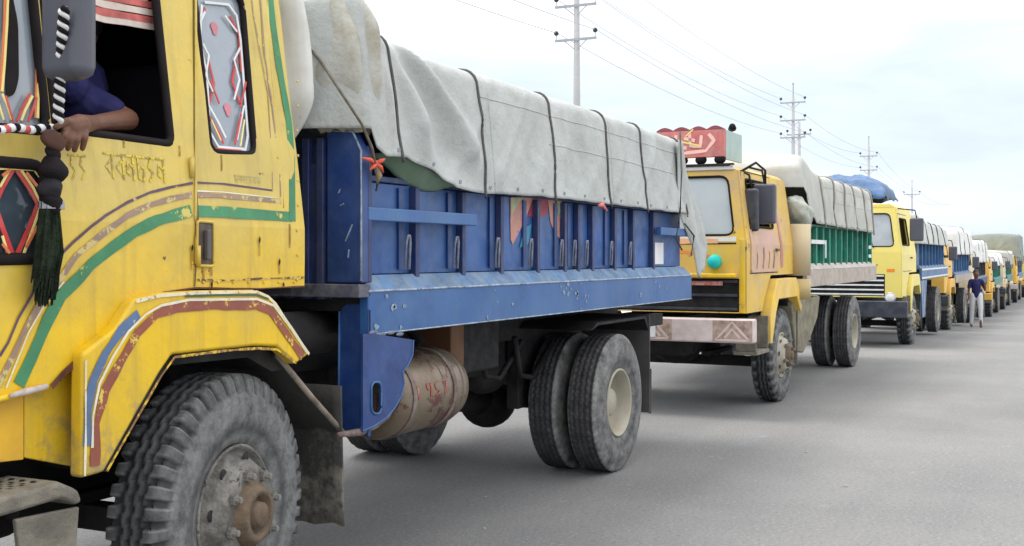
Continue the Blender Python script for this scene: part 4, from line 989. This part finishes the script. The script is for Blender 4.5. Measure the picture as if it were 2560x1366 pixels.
# passenger: arm on the sill, hand hanging outside
def person(loc, rz, label, body, shirt, trousers, hair=None, extra=(), vox=.01, shirt_m=SHIRT, tr_m=TROUS, skin=SKIN):
    r = tag(empty('person', loc, rz), label, 'person')
    def part(name, lst, m, vx):
        b = new()
        for it in lst:
            if len(it) == 4: capsule(b, it[0], it[1], it[2], it[3], 12)
            else: ball(b, it[0], it[1], it[2], 16)
        o = obj(name, b, m, r, smooth=True)
        md = o.modifiers.new('remesh', 'REMESH'); md.mode = 'VOXEL'; md.voxel_size = vx; md.use_smooth_shade = True
        sm = o.modifiers.new('smooth', 'SMOOTH'); sm.iterations = 3; sm.factor = .5
        return o
    part('body', body, skin, vox)
    if shirt: part('shirt', shirt, shirt_m, vox)
    if trousers: part('trousers', trousers, tr_m, vox)
    if hair: part('hair', hair, HAIR, vox)
    return r
oy = YS(2.1)                                   # sill surface
def W_(px, py, Y): return P(px, py, Y)
o0 = Vector((3.05, 3.45, 1.78))
hx = lambda px, py, Y: W_(px, py, Y)-o0
sh = hx(205, 245, 3.42); el = hx(318, 300, 3.30); wr = hx(232, 308, 3.16); pal = hx(200, 312, 3.07)
neck = hx(185, 170, 3.58); head = hx(185, 90, 3.56)
body = [(neck, head, .055, .06), (head+Vector((0, 0, .03)), .098, (1.05, .85, 1.18)), (head+Vector((-.10, -.0, .0)), .018, (1, .8, 1.2)),
        (head+Vector((-.03, -.085, .0)), .022, (.6, .5, 1.3)), (head+Vector((-.03, .085, .0)), .022, (.6, .5, 1.3)),
        (sh, el, .050, .044), (el, wr, .044, .028), (wr, pal, .028, .036), (pal, hx(176, 318, 3.06), .038, .034), (hx(212, 318, 3.055), hx(168, 318, 3.055), .022, .020)]
fing = [((212, 316), (212, 345), (206, 372)), ((197, 318), (193, 350), (186, 376)), ((183, 318), (176, 348), (170, 372)), ((170, 316), (160, 340), (156, 362))]
for k, (a_, b_, c2) in enumerate(fing):
    A, B_, C_ = hx(*a_, 3.055), hx(*b_, 3.035), hx(*c2, 3.055)
    body += [(A, B_, .0145, .0125), (B_, C_, .0125, .010)]
A, B_, C_ = hx(190, 306, 3.06), hx(166, 304, 3.04), hx(140, 318, 3.045)
body += [(A, B_, .018, .014), (B_, C_, .014, .011)]
torso = [(hx(170, 330, 3.62), hx(172, 215, 3.58), .14, .15), (hx(172, 215, 3.40), hx(172, 215, 3.78), .075, .075), (sh, sh.lerp(el, .62), .066, .062), (hx(172, 225, 3.50), sh, .085, .07), (hx(215, 262, 3.40), hx(165, 290, 3.50), .07, .09)]
legs = [(hx(170, 345, 3.55), hx(60, 400, 3.50), .09, .07), (hx(170, 345, 3.72), hx(60, 400, 3.72), .09, .07), (hx(60, 400, 3.50), hx(40, 600, 3.50), .06, .05), (hx(60, 400, 3.72), hx(40, 600, 3.72), .06, .05)]
person(o0, 0, 'seated passenger in navy shirt resting a hand over the sill of the nearest yellow cab', body, torso, legs,
       hair=[(head+Vector((.02, 0, .065)), .100, (1.05, .92, 1.0))], vox=.0045)

# ---- load on truck 1
hem1 = lambda x: interp(x+2.2, [(4.5, 2.235), (4.66, 2.235), (4.71, 2.15), (4.80, 2.115), (5.02, 2.122), (5.30, 2.06), (5.55, 2.0), (5.9, 1.985), (6.7, 2.005), (8.4, 2.0), (9.35, 1.995), (9.9, 1.99)])
top1 = lambda x: interp(x+2.2, [(4.50, 2.93), (4.58, 2.96), (4.70, 2.87), (4.84, 2.77), (4.95, 2.73), (5.2, 2.70), (9.5, 2.66)])
ropes1 = [P(x_, y_, 3.1).x-OX for x_, y_ in ((966, 200), (1187, 250), (1362, 300), (1500, 350), (1597, 380), (1694, 400))]
TP, sect1 = tarp((OX, OY, 0), 0, 2.45, 7.52, 2.0, 2.72, 2.4, ropes1, CANVAS, 'long pale grey canvas tarpaulin roped over the load of the nearest blue truck bed', seed=3.3,
          topf=top1, hemf=hem1, fan=(2.70, 2.74, .095), group='tarpaulins roped over truck loads', nx=420, bulge=.13, rr=.0075)
# slack flap lining seen under the lifted hem
b = new()
def lin(u, v):
    x_ = lerp(2.66, 3.55, u); z1 = hem1(x_); return Vector((x_, .0+.10*v, z1+.02-(.10*math.sin(PI*min(1, u*1.15))+.0)*v))
grid(b, 20, 6, lin); obj('lining', b, CANVASG, TP, smooth=True, solid=.004)
# red cloth knot and jute tail
q = P(938, 410, 3.02)
b = new()
for (x2, y2) in ((905, 395), (962, 398), (958, 432), (925, 425)):
    e2 = P(x2, y2, 3.0); tube(b, [q-Vector((OX, OY, 0)), (q+e2)/2-Vector((OX, OY+.01, -.004)), e2-Vector((OX, OY, 0))], [.012, .011, .004], 6)
ball(b, q-Vector((OX, OY, 0)), .020, (1, .8, 1), 8); obj('red_cloth_knot', b, mat('red_cloth', (.62, .10, .06), .8), TP, smooth=True)
b = new(); e2 = P(940, 478, 3.02); tube(b, [q-Vector((OX, OY, 0)), P(948, 440, 3.02)-Vector((OX, OY, 0)), e2-Vector((OX, OY, 0))], [.014, .018, .006], 6); obj('rope_tail', b, ROPEJ, TP, smooth=True)
b = new(); q = P(1505, 512, 3.0)-Vector((OX, OY, 0)); tube(b, [q+Vector((-.06, 0, -.01)), q, q+Vector((.07, -.01, -.04))], [.010, .018, .006], 6); obj('red_cloth_knot', b, mat('pink_cloth', (.8, .22, .22), .8), TP, smooth=True)
# diagonal rope over the front corner
b = new(); pts = [P(a_, b_, y_)-Vector((OX, OY, 0)) for a_, b_, y_ in ((770, 115, 3.30), (800, 152, 3.22), (832, 200, 3.12), (870, 258, 3.04), (905, 312, 3.0), (930, 370, 3.0), (938, 410, 3.0))]
tube(b, pts, .007, 7); obj('rope', b, mat('grimy_rope', (.14, .12, .09), .9, var=.4, vs=25), TP, smooth=True)
# loose rear corner drooping past the tail
b = new()
tl = [(1690, 322), (1712, 330), (1728, 420), (1742, 505), (1762, 570), (1768, 640), (1758, 690), (1748, 690), (1742, 640), (1722, 580), (1700, 535)]
L0 = [P(a_, b_, 3.02) for a_, b_ in tl]
def tail(u, v):
    a_ = lerp(0, 1, u)
    zt_ = lerp(2.58, 1.46, a_)
    x0_ = interp(a_, [(0, 9.42), (.3, 9.46), (.55, 9.55), (.8, 9.9), (1, 9.98)]); x1_ = interp(a_, [(0, 9.62), (.3, 9.88), (.6, 10.22), (.8, 10.36), (1, 10.24)])
    x_ = lerp(x0_, x1_, v); return Vector((x_-OX, -.03+.022*math.sin(v*8+a_*3)+.04*v, zt_+.05*v*(1-a_)-.03*math.sin(v*5)*a_))
grid(b, 30, 14, tail); obj('loose_corner', b, CANVAS, TP, smooth=True, solid=.005)
for s_ in range(3):
    b = new(); q = [P(a_, b_, 3.0)-Vector((OX, OY, 0)) for a_, b_ in (((1700, 535), (1690, 600), (1705, 625)), ((1712, 560), (1735, 590), (1728, 640)), ((1700, 330), (1704, 430), (1700, 535)))[s_]]
    tube(b, q, .008, 6); obj('rope', b, ROPE, TP, smooth=True)
# whitish bundle stuffed between cab and headboard
b = new()
def bundle(u, v):
    a_ = u*PI; c2 = v*2*PI
    z_ = lerp(2.12, 3.02, u); rad = math.sin(min(PI/2, a_*1.6+.02))*(1 if u < .8 else math.sqrt(max(0, 1-((u-.8)/.2)**2)))
    rad *= 1+.22*nzz(c2*1.2, z_*3, 2)+.09*math.sin(c2*5+z_*4)
    return Vector((2.20+.11*rad*math.cos(c2)+.08*(1-u)*.5, .38+.18*rad*math.sin(c2)-.08*(1-u), z_))
grid(b, 26, 40, bundle); tag(obj('canvas_bundle', b, mat('white_bundle', (.60, .60, .57), .8, dirt=((.45, .42, .36), .5, 3), mud=((.24, .18, .14), 2.10, 2.32)), smooth=True, loc=(OX, OY, 0)), 'whitish folded canvas bundle hanging between the nearest yellow cab and blue headboard', 'canvas')
b = new()
def bundle2(u, v):
    c2 = v*2*PI; z_ = lerp(2.225, 2.98, u); rad = math.sin(PI*min(.98, max(.02, u*.85+.1)))**.5
    rad *= 1+.2*nzz(c2*1.5, z_*4, 6)+.08*math.sin(c2*6+z_*6)
    return Vector((2.50+.14*rad*math.cos(c2), .14+.22*rad*math.sin(c2)+.08*(u), z_+.03*nzz(c2*2, z_*5, 1)))
grid(b, 26, 44, bundle2); tag(obj('canvas_bundle', b, CANVAS2, smooth=True, loc=(OX, OY, 0)), 'mud stained canvas gathered in folds on top of the blue headboard post', 'canvas')
b = new(); p = P(735, 8, 3.6); tube(b, [(p.x-.05, 3.42, 2.93), (p.x+.02, 3.8, 2.95), (p.x+.05, 4.6, 2.95)], .085, 12); tag(obj('rolled_mat', b, mat('brown_mat', (.09, .05, .055), .9, var=.5, vs=20, bump=.5), smooth=True), 'dark brown rolled mat lying above the whitish canvas bundle behind the cab', 'mat')

# ================================================================== TRUCK 2
def mk(x0, y0, rz, label): 
    r = empty('cargo_truck', (x0, y0, gz(x0+3.7)), rz); return tag(r, label, 'truck', 'trucks queued along the road')
x2, y2, rz2 = 11.52, 2.92, math.radians(-.4)
T2 = mk(x2, y2, rz2, 'weathered yellow and pink cab truck with green bed directly behind the nearest truck')
BUM2 = mat('chipped_white_bumper', (.60, .52, .50), .6, var=.12, dirt=((.42, .28, .24), .5, 8), rust=((.28, .10, .07), -.06, 9))
DOOR2 = mat('pink_worn_door', (.66, .42, .22), .6, var=.2, vs=3, fade_sheen=((.58, .36, .30), .9), dirt=((.40, .30, .26), .5, 5), rust=((.30, .2, .2), -.05, 8))
cab(T2, YEL2, roof=2.50, glass=GLASSP, grille='dark', bumper=BUM2, wz=(1.84, 2.44), doorm=DOOR2, bz=(.76, 1.0), gy=.13, lamps=False, gzr=(1.06, 1.40), cfl=mat('fender_yellow', (.76, .50, .07), .5, dirt=((.5, .4, .3), .4, 4), rust=((.4, .3, .25), -.09, 9)))
chassis(T2, None); bed(T2, None, GREEN, WOODY, mat('pale_ledge', (.5, .45, .42), .8), [2.9+.42*k for k in range(12)], x0=2.55)
obj('white_rail', bx(2.9, 3.75, .02, .042, 1.78, 1.83), WHITE, T2); obj('white_rail', bx(3.70, 3.76, .01, .019, 1.60, 1.83), WHITE, T2)
for z_ in (1.60, 1.74): obj('white_mark', bx(7.2, 7.45, .04, .044, z_, z_+.05), WHITE, T2)
mirror(T2, .50, -.12, 1.96, .24, .42); mirror(T2, .25, .0, 1.88, .14, .44, NAVY)
b = new(); tube(b, [(.3, .2, 2.5), (.45, .08, 2.60), (.52, .0, 2.52), (.52, .0, 2.38)], .014, 8); obj('mirror_arm', b, BLK, T2, smooth=True)
# pipe post behind the cab and its round joint, bumper triangles, hose drum
b = new(); tube(b, [(2.18, .02, 1.40), (2.18, .02, 2.0)], .14, 16); obj('cream_canister', b, mat('cream_canister', (.52, .42, .26), .6, var=.1, dirt=((.35, .3, .2), .4, 5)), T2, smooth=True)
b = new(); tube(b, [(2.18, .02, 1.12), (2.18, .02, 1.36)], .14, 16); obj('canister_foot', b, mat('ochre_steel', (.5, .38, .15), .5, dirt=((.3, .25, .18), .5, 5)), T2, smooth=True)
b = new(); tube(b, [(2.3, .3, .75), (3.0, .3, .75)], .2, 18); obj('fuel_tank', b, mat('dusty_tank', (.28, .26, .22), .6, var=.3, dirt=((.35, .32, .25), .6, 6), rust=((.12, .08, .06), -.03, 8)), T2, smooth=True)
for yy, nm in ((.98, 0), (.15, 1)):
    b = new(); c0 = yy
    for l_ in ([(c0-.17, .79), (c0, .97), (c0+.17, .79), (c0-.17, .79)], [(c0-.08, .81), (c0, .90), (c0+.08, .81)]): ribbon(b, l_, .022, lambda u, v: Vector((-.206, u, v)), .05, .4)
    obj('warning_triangle', b, mat('triangle_white', (.60, .48, .44), .6), T2)
    obj('triangle_ground', bx(-.2035, -.2005, c0-.20, c0+.20, .775, .985), mat('triangle_brown', (.36, .25, .20), .7, var=.4, vs=14, dirt=((.5, .4, .35), .6, 14)), T2)
SB = obj('roof_sign', bx(.02, .10, .30, 1.02, 2.64, 2.92), mat('sign_red', (.50, .13, .12), .6, var=.3, vs=5, dirt=((.55, .32, .28), .6, 6)), T2, bevel=.006)
b = new(); prism(b, [(.30, 2.921)]+[(.30+.015*k, 2.925+.035*abs(math.sin(k*PI/12))) for k in range(49)]+[(1.02, 2.921)], .02, .10, YZ); obj('scalloped_edge', b, mat('sign_maroon', (.25, .06, .07), .6), SB)
def sg(u, v): return Vector((.016, u, v))
sb = new()
for sx_ in (.37,):
    s_ = .58
    q = lambda u, v: (sx_+s_*(1-u), 2.67+.23*v)
    for l_ in ([q(.05, .7), q(.1, .25), q(.4, .08), q(.8, .15), q(.95, .6), q(.85, .9)], [q(.25, .9), q(.25, .4), q(.45, .3)], [q(.5, .95), q(.52, .4), q(.7, .35), q(.72, .85)], [q(.4, .75), q(.6, .62)]):
        ribbon(sb, l_, .034, sg, .03, .4)
obj('sign_script', sb, mat('sign_pink', (.85, .50, .42), .5), SB)
b = new(); ribbon(b, [(.9, 2.76), (.72, 2.80), (.55, 2.76)], .016, lambda u, v: Vector((.012, u, v)), .03); ribbon(b, [(.62, 2.93), (.70, 2.86)], .014, lambda u, v: Vector((.012, u, v)), .03); obj('sign_accent', b, mat('sign_yellow', (.8, .7, .2), .5), SB)
obj('sign_side', bx(.11, .72, .30, .33, 2.62, 2.92), TEALB, T2, bevel=.004); obj('sign_side', bx(.11, .72, .99, 1.02, 2.62, 2.92), TEALB, T2, bevel=.004)
for k in range(9):
    b = new(); ball(b, (.06, .35+k*.2, 2.615), .055, (.9, 1.15, .9), 10); obj('roof_bobble', b, BEADK, T2, smooth=True)
obj('roof_bar', bx(.0, .06, .2, 2.1, 2.552, 2.57), BLK, T2)
b = new(); tube(b, [(.42, .32, 2.985), (.50, .33, 2.975), (.60, .38, 2.98)], .035, 8); tag(obj('black_bag', b, BEADK, None, smooth=True, loc=(x2, y2, 0)), 'small black bag tied to the back corner of the red roof sign', 'bag')
b = lathe(new(), [(-.12, .0001), (-.12, .06), (-.05, .075), (-.02, .06), (-.0, .05)], .38, 1.57, 18, axis='x'); 
tag(obj('teal_bowl', b, TEAL, None, smooth=True, loc=(x2+.02, y2, 0)), 'round teal plastic bowl hanging on the yellow front panel of the second truck', 'bowl')
bmx = new(); ribbon(bmx, [(.4, 1.62), (.9, 1.70), (1.4, 1.60), (1.9, 1.70)], .03, lambda u, v: Vector((-.018, u, v)), .04, .7); obj('painted_scroll', bmx, mat('scroll_orange', (.7, .22, .08), .6), T2)
bmx = new(); ribbon(bmx, [(.35, 1.78), (2.0, 1.78)], .05, lambda u, v: Vector((-.018, u, v)), .04, .3); obj('painted_band', bmx, mat('peach_band', (.75, .40, .22), .6), T2)
bmx = new(); ribbon(bmx, [(.16, 1.80), (2.2, 1.80)], .045, lambda u, v: Vector((-.016, u, v)), .04, .2); obj('white_sill', bmx, WHITE, T2)
bmx = new(); ribbon(bmx, [(.16, 1.755), (2.2, 1.755)], .018, lambda u, v: Vector((-.017, u, v)), .04, .2); obj('dark_groove', bmx, BLK, T2)
obj('front_shelf', bx(-.10, -.002, .15, 2.2, 1.41, 1.45), YEL, T2, bevel=.01)
obj('white_roof_edge', bx(.03, .075, .2, 2.12, 2.505, 2.545), WHITE, T2, bevel=.01)
obj('red_badge', bx(-.035, -.015, .30, .62, 1.33, 1.37), mat('badge_red', (.45, .12, .1), .6, dirt=((.6, .55, .5), .7, 25)), T2)
obj('corner_column', prism(new(), [(.07, 1.05), (.125, 1.05), (.125, 1.80), (.07, 1.80)], -.022, -.001, YZ), YEL, T2, bevel=.006)
obj('side_locker', prism(new(), [(1.98, 1.10), (3.55, 1.12), (3.42, .85), (3.0, .62), (2.6, .46), (2.2, .50), (2.05, .8)], .05, .55, XZ), mat('caked_mud', (.24, .22, .15), .9, var=.35, vs=5, dirt=((.13, .11, .08), .8, 6), bump=.8, bs=14), T2, bevel=.02)
bmx = new(); ribbon(bmx, [(1.40, 2.3), (1.45, 1.9), (1.5, 1.5)], .10, lambda u, v: Vector((u, ysurf(v)-.019, v)), .05, .7); obj('painted_band', bmx, mat('rose_band', (.56, .22, .22), .6, var=.3, rust=((.62, .45, .2), .0, 9)), T2)
for k_, (x_, h_) in enumerate(((.35, .16), (.6, .22), (.85, .18), (1.05, .2))):
    bmx = new(); ribbon(bmx, [(x_, 1.50), (x_+.04, 1.5+h_*.6), (x_+.02, 1.5+h_)], .035, lambda u, v: Vector((u, ysurf(v)-.034, v)), .03, .8); obj('painted_scroll', bmx, (YEL2, mat('scroll_brown', (.35, .16, .08), .6))[k_ % 2], T2)
# load
topf2 = lambda x: interp(x, [(2.2, 2.70), (2.45, 2.84), (2.8, 2.76), (3.4, 2.66), (7.6, 2.66)])
hem2 = lambda x: interp(x, [(2.2, 2.45), (2.6, 2.2), (3.0, 2.03), (7.6, 1.98)])
tarp((x2, y2, 0), rz2, 2.22, 7.36, 2.0, 2.7, 2.4, [3.45, 4.2, 5.0, 5.8, 6.6, 7.3], CANVAS3, 'beige grey tarpaulin over the green bed load of the second truck', seed=8.1, topf=topf2, hemf=hem2, group='tarpaulins roped over truck loads', nx=150, amp=1.2, rr=.012, ropem=mat('pale_rope', (.33, .31, .27), .9))
b = new()
def sack(u, v):
    a_ = v*2*PI; t = u*PI; rad = math.sin(t)*(1+.16*nzz(a_*2, t*2.5, 3)+.07*math.sin(a_*7))
    return Vector((2.48+.34*math.cos(t)*1.0+.15*rad*math.cos(a_)*.3, .10+.17*rad*math.cos(a_), 2.13-.13*math.cos(t)+.17*rad*math.sin(a_)))
grid(b, 26, 36, sack); tag(obj('sack_bundle', b, mat('pale_net_sack', (.50, .52, .46), .8, var=.2, vs=8, dirt=((.22, .25, .24), .7, 7)), smooth=True, loc=(x2, y2-.02, 0)), 'bulging pale sack tied between the cab and green bed of the second truck', 'sack')

# ================================================================== TRUCK 3
x3, y3 = 21.85, 2.76
T3 = mk(x3, y3, 0, 'pale yellow cab truck with white grille bars and bright blue bed, third in the queue')
cab(T3, YEL3, roof=2.62, glass=mat('ws3', (.40, .43, .46), .12, spec=.7), grille='bars', bumper='navy', wz=(1.90, 2.50), bz=(.62, .92), gzr=(1.0, 1.40), zbot=.98)
chassis(T3, None); bed(T3, None, BLUE3, BLUE3, DUSTB, [3.0+.6*k for k in range(8)], x0=2.5)
for z_ in (1.27, 1.44): obj('white_line', bx(2.5, 7.7, -.006, -.002, z_, z_+.035), WHITE, T3)
obj('side_guard', prism(new(), [(2.25, 1.24), (3.3, 1.24), (2.95, .50), (2.5, .50)], -.01, .02, XZ), BLUE3, T3)
bmx = new(); 
for dx in (0, .28): ribbon(bmx, [(2.40+dx, 1.24), (2.62+dx, .52)], .05, lambda u, v: Vector((u, -.014, v)), .2)
obj('white_line', bmx, WHITE, T3)
mirror(T3, .3, -.28, 2.0, .24, .42); 
for k in range(6):
    bmx = new(); y_ = .55+.27*k; ribbon(bmx, [(y_-.07, 1.58), (y_, 1.50), (y_+.07, 1.58)], .028, lambda u, v: Vector((-.018, u, v)), .05); obj('front_lettering', bmx, mat('lettering_brown', (.42, .26, .08), .6), T3)
bmx = new(); ribbon(bmx, [(.65, 2.57), (1.5, 2.57)], .03, lambda u, v: Vector((.052, u, v)), .05, .8); obj('front_lettering', bmx, mat('lettering_brown', (.42, .26, .08), .6), T3)
for y_ in (.9, 1.3):
    b = new(); ball(b, (-.1, y_+.9, .5), .09, (.6, 1, .9), 12); obj('fog_lamp', b, LAMP, T3, smooth=True)
tarp((x3, y3, gz(x3+5)), 0, 2.3, 7.6, 2.0, 2.45, 2.4, [3.3, 4.4, 5.5, 6.6], mat('pale_canvas3', (.50, .52, .50), .85, var=.1), 'pale tarpaulin over the bright blue bed of the third truck', seed=2.2, group='tarpaulins roped over truck loads', nx=80, topf=lambda x: interp(x, [(2.2, 2.62), (3.0, 2.5), (7.6, 2.42)]))
b = new()
def cap_(u, v):
    x_ = lerp(-.1, 1.9, u); y_ = lerp(.40, 2.3, v)
    h_ = .50*math.sin(PI*min(1, u*1.02))**.5*math.sin(PI*v)**.35+.08*nzz(x_*3, y_*3, 4)+.03*nzz(x_*9, y_*9, 4)
    return Vector((x_, y_, 2.70+h_))
grid(b, 30, 40, cap_); tag(obj('blue_sheet', b, BTARP, None, smooth=True, solid=.006, loc=(x3+.3, y3, 0)), 'crumpled blue plastic sheet heaped on the roof of the pale yellow cab', 'plastic sheet')
b = new(); box(b, x3+.2, x3+1.6, y3+.6, y3+1.9, 2.66, 2.75); tag(obj('roof_luggage', b, BEADK, bevel=.02), 'dark luggage under the blue sheet on the pale yellow cab roof', 'luggage')

# ================================================================== TRUCKS 4..9
far = [(30.3, 2.86, YEL4, BLUE3, CANVASW, 2.70, 'orange yellow cab truck fourth in the queue, behind the bright blue bed', 'pale sheet heaped over the fourth truck load', 2.30),
       (38.8, 2.95, CREAM, NAVY, CANVASW, 2.72, 'cream cab truck fifth in the queue, just behind the walking man', 'white sheet over the fifth truck load by the walking man', 2.40),
       (47.3, 2.9, YEL4, GREEN, CANVASW, 2.4, 'orange yellow cab truck sixth in the queue with white load', 'white rounded sheet over the sixth truck load', 2.30),
       (55.8, 2.85, CREAM, GREEN, CANVAS3, 2.6, 'cream cab truck seventh in the queue below the tall olive load', 'beige sheet over the seventh truck load', 2.35),
       (64.3, 2.7, YEL4, BLUE3, CANVASO, 3.55, 'truck eighth in the queue carrying the tall olive load', 'tall olive grey tarpaulin load rising above the far end of the queue', 2.40),
       (73.0, 2.6, YEL3, BLUE3, CANVASW, 2.5, 'yellow truck ninth and last visible in the queue', 'pale sheet over the last truck load in the queue', 2.40)]
for i, (fx, fy, cc, bc, tm, tt, lb, tl_, rf) in enumerate(far):
    r = mk(fx, fy, 0, lb)
    cab(r, cc, roof=rf, grille='dark', bumper=('navy', BUM2, YEL4)[i % 3], wz=(1.80, 2.22))
    chassis(r, None); bed(r, None, bc, bc if i else WOODY, DUSTB, [3.1+.8*k for k in range(6)])
    mirror(r, .3, -.22, 1.85, .2, .35)
    tarp((fx, fy, gz(fx+3.7)), 0, 2.3, 7.6, 2.0, tt, 2.4, [3.5, 5.0, 6.5], tm, tl_, seed=i*2.7, group='tarpaulins roped over truck loads', nx=50, amp=1.5,
         topf=(lambda x, tt=tt, i=i: tt+.16*nzz(x*.7, i*3)))
# lumpy headgear on a few cab roofs
for (fx, fy, i, m_, lb) in ((30.3, 2.86, 0, CANVAS, 'grey canvas bundle on the roof of the fourth truck'), (38.8, 2.95, 1, CANVASW, 'white bundle on the roof of the fifth truck')):
    b = new()
    def cp(u, v):
        x_ = lerp(.1, 1.9, u); y_ = lerp(.2, 2.1, v); return Vector((x_, y_, .22*math.sin(PI*u)**.5*math.sin(PI*v)**.4+.06*nzz(x_*3, y_*3, i)))
    grid(b, 16, 20, cp); tag(obj('roof_bundle', b, m_, None, smooth=True, solid=.006, loc=(fx, fy, gz(fx+3.7)+(2.36 if i == 0 else 2.46))), lb, 'canvas')

# ------------------------------------------------------------------ walking man
pz = gz(34.7)
V = Vector
bodyM = [(V((0, 0, .95)), V((0, 0, 1.30)), .085, .095), (V((0, -.15, 1.36)), V((0, .15, 1.36)), .045, .045), (V((0, 0, 1.25)), V((0, 0, 1.40)), .08, .05), (V((0, -.09, .95)), V((-.07, -.11, .52)), .07, .05), (V((-.07, -.11, .52)), V((-.12, -.12, .08)), .05, .04), (V((0, .09, .95)), V((.06, .11, .52)), .07, .05), (V((.06, .11, .52)), V((.14, .12, .08)), .05, .04), (V((0, 0, 1.36)), V((0, 0, 1.50)), .055, .06), (V((-.02, 0, 1.58)), .10, (1., .82, 1.2)), (V((-.12, 0, 1.57)), .02, (1, .8, 1)), (V((-.02, .085, 1.57)), .02, (.6, .5, 1.2)), (V((-.02, -.085, 1.57)), .02, (.6, .5, 1.2)),
         (V((0, -.17, 1.36)), V((.03, -.25, 1.10)), .042, .036), (V((.03, -.25, 1.10)), V((-.14, -.22, 1.22)), .036, .028), (V((-.14, -.22, 1.22)), V((-.15, -.26, 1.32)), .028, .022),
         (V((0, .17, 1.36)), V((-.02, .21, 1.08)), .042, .036), (V((-.02, .21, 1.08)), V((-.12, .22, .86)), .036, .028), (V((-.12, .22, .86)), V((-.13, .26, .76)), .028, .02),
         (V((-.12, -.12, .12)), V((-.12, -.12, .06)), .04, .04), (V((.14, .12, .12)), V((.14, .12, .06)), .04, .04), (V((-.20, -.12, .035)), V((-.08, -.12, .04)), .035, .04), (V((.05, .12, .035)), V((.17, .12, .05)), .035, .04)]
for s_ in (-1, 1):
    for k in range(5):
        base = V((-.15, -.26, 1.32)) if s_ < 0 else V((-.13, .26, .76)); d_ = V((-.06, .0+.012*(k-2), .03)) if s_ < 0 else V((-.01+.01*(k-2), 0, -.08)); bodyM.append((base, base+d_*(1-.08*abs(k-2)), .011, .008))
shirtM = [(V((0, 0, .98)), V((0, 0, 1.28)), .12, .135), (V((0, -.14, 1.36)), V((0, .14, 1.36)), .07, .07), (V((0, -.16, 1.36)), V((.02, -.23, 1.18)), .058, .052), (V((0, .16, 1.36)), V((-.01, .20, 1.18)), .058, .052)]
legM = [(V((0, -.09, .95)), V((-.07, -.11, .52)), .10, .07), (V((-.07, -.11, .52)), V((-.10, -.12, .10)), .068, .05), (V((0, .09, .95)), V((.06, .11, .52)), .10, .07), (V((.06, .11, .52)), V((.13, .12, .11)), .068, .05)]
person((34.7, 2.50, pz), math.radians(10), 'man in navy shirt and pale trousers walking beside the far trucks', bodyM, shirtM, legM, hair=[(V((.0, 0, 1.63)), .10, (1.02, .9, .95))], vox=.012, tr_m=TROUSW).scale = (.94, .94, .94)

# ------------------------------------------------------------------ power line
def pole(x_, y_, h_, label, arms, spike=True, r0=.15, aw=.92, s=1.):
    r = tag(empty('power_pole', (x_, y_, -.03)), label, 'power pole', 'concrete power poles behind the queue')
    b = new(); tube(b, [(0, 0, 0), (0, 0, h_)], [r0*1.25, r0*.62], 14); obj('shaft', b, CONC, r, smooth=True)
    if spike: b = new(); tube(b, [(0, 0, h_), (0, 0, h_+.9)], .04, 6); ball(b, (0, 0, h_+.95), .08, (1, 1, 1), 8); obj('top_pin', b, STEELG, r)
    for z_ in arms:
        b = bx(-.17, -.10, -aw, aw, z_-.05, z_+.05); obj('crossarm', b, STEELG, r)
        for sg_ in (-1, 1):
            b = new(); tube(b, [(-.13, sg_*.5, z_-.03), (-.1, sg_*.08, z_-.38)], .02, 5); obj('brace', b, STEELG, r)
            b = new(); tube(b, [(-.13, sg_*(aw-.05), z_+.05), (-.13, sg_*(aw-.05), z_+.22)], .018, 5); obj('pin', b, STEELG, r)
            b = new(); ball(b, (-.13, sg_*(aw-.05), z_+.32), .105, (1, 1, 1), 10); obj('insulator', b, INSUL, r, smooth=True)
    return r
YP = 18.6
def polex(px, D): 
    t = (px-1280)/FPX; return D*(CT+t*ST)/(ST-t*CT)
PX = [polex(1442, YP), polex(1983, YP), polex(2172, YP), polex(2280, YP)]
PH = [14.3, 13.3, 12.6, 11.6]
pole(PX[0], YP, PH[0], 'nearest concrete power pole rising behind the long grey tarpaulin', (10.6, 12.0, 13.4), r0=.16)
pole(PX[1], YP, PH[1], 'taller of the two paired concrete power poles above the beige tarpaulin', (10.3, 11.55, 12.85), r0=.16)
X2b = polex(1998, 19.6); pole(X2b, 19.6, 12.2, 'shorter of the two paired power poles, with curved horns', (11.2,), False, r0=.16, aw=.95)
pole(PX[2], YP, PH[2], 'slim power pole above the blue sheet on the pale yellow cab', (10.2, 11.6), r0=.15, aw=.85)
pole(PX[3], YP, PH[3]-1.4, 'farthest small power pole above the distant trucks', (9.4,), True, r0=.15, aw=1.0)
px_prev = PX[0]-38
def wire(pts, label, sag=.55):
    b = new(); allp = []
    for (a_, c2) in zip(pts, pts[1:]):
        for k in range(14):
            t = k/14; q = Vector(a_).lerp(Vector(c2), t); q.z -= sag*4*t*(1-t); allp.append(q)
    allp.append(Vector(pts[-1])); tube(b, allp, .017, 4)
    tag(obj('power_wire', b, WIRE), label, 'wire', 'wires strung between the power poles')
lv = [(10.9, 10.6, 10.45, 9.7), (12.3, 11.87, 11.9, 9.7)]
for j, l_ in enumerate(lv):
    for sg_ in (-1, 1):
        pts = [(px_prev, YP+sg_*.87, l_[0]+.2)]+[(PX[k], YP+sg_*.87, l_[k]+.02) for k in range(4)]+[(PX[3]+40, YP+sg_*.87, l_[3])]
        wire(pts, 'thin %s wire on the %s side of the poles' % (('lower', 'middle')[j], ('road', 'field')[sg_ > 0]))
for sg_ in (-1, 1): wire([(px_prev, YP+sg_*.87, 13.8), (PX[0], YP+sg_*.87, 13.72), (PX[1], YP+sg_*.87, 13.17)], 'thin uppermost wire on the %s side of the poles' % ('road', 'field')[sg_ > 0])
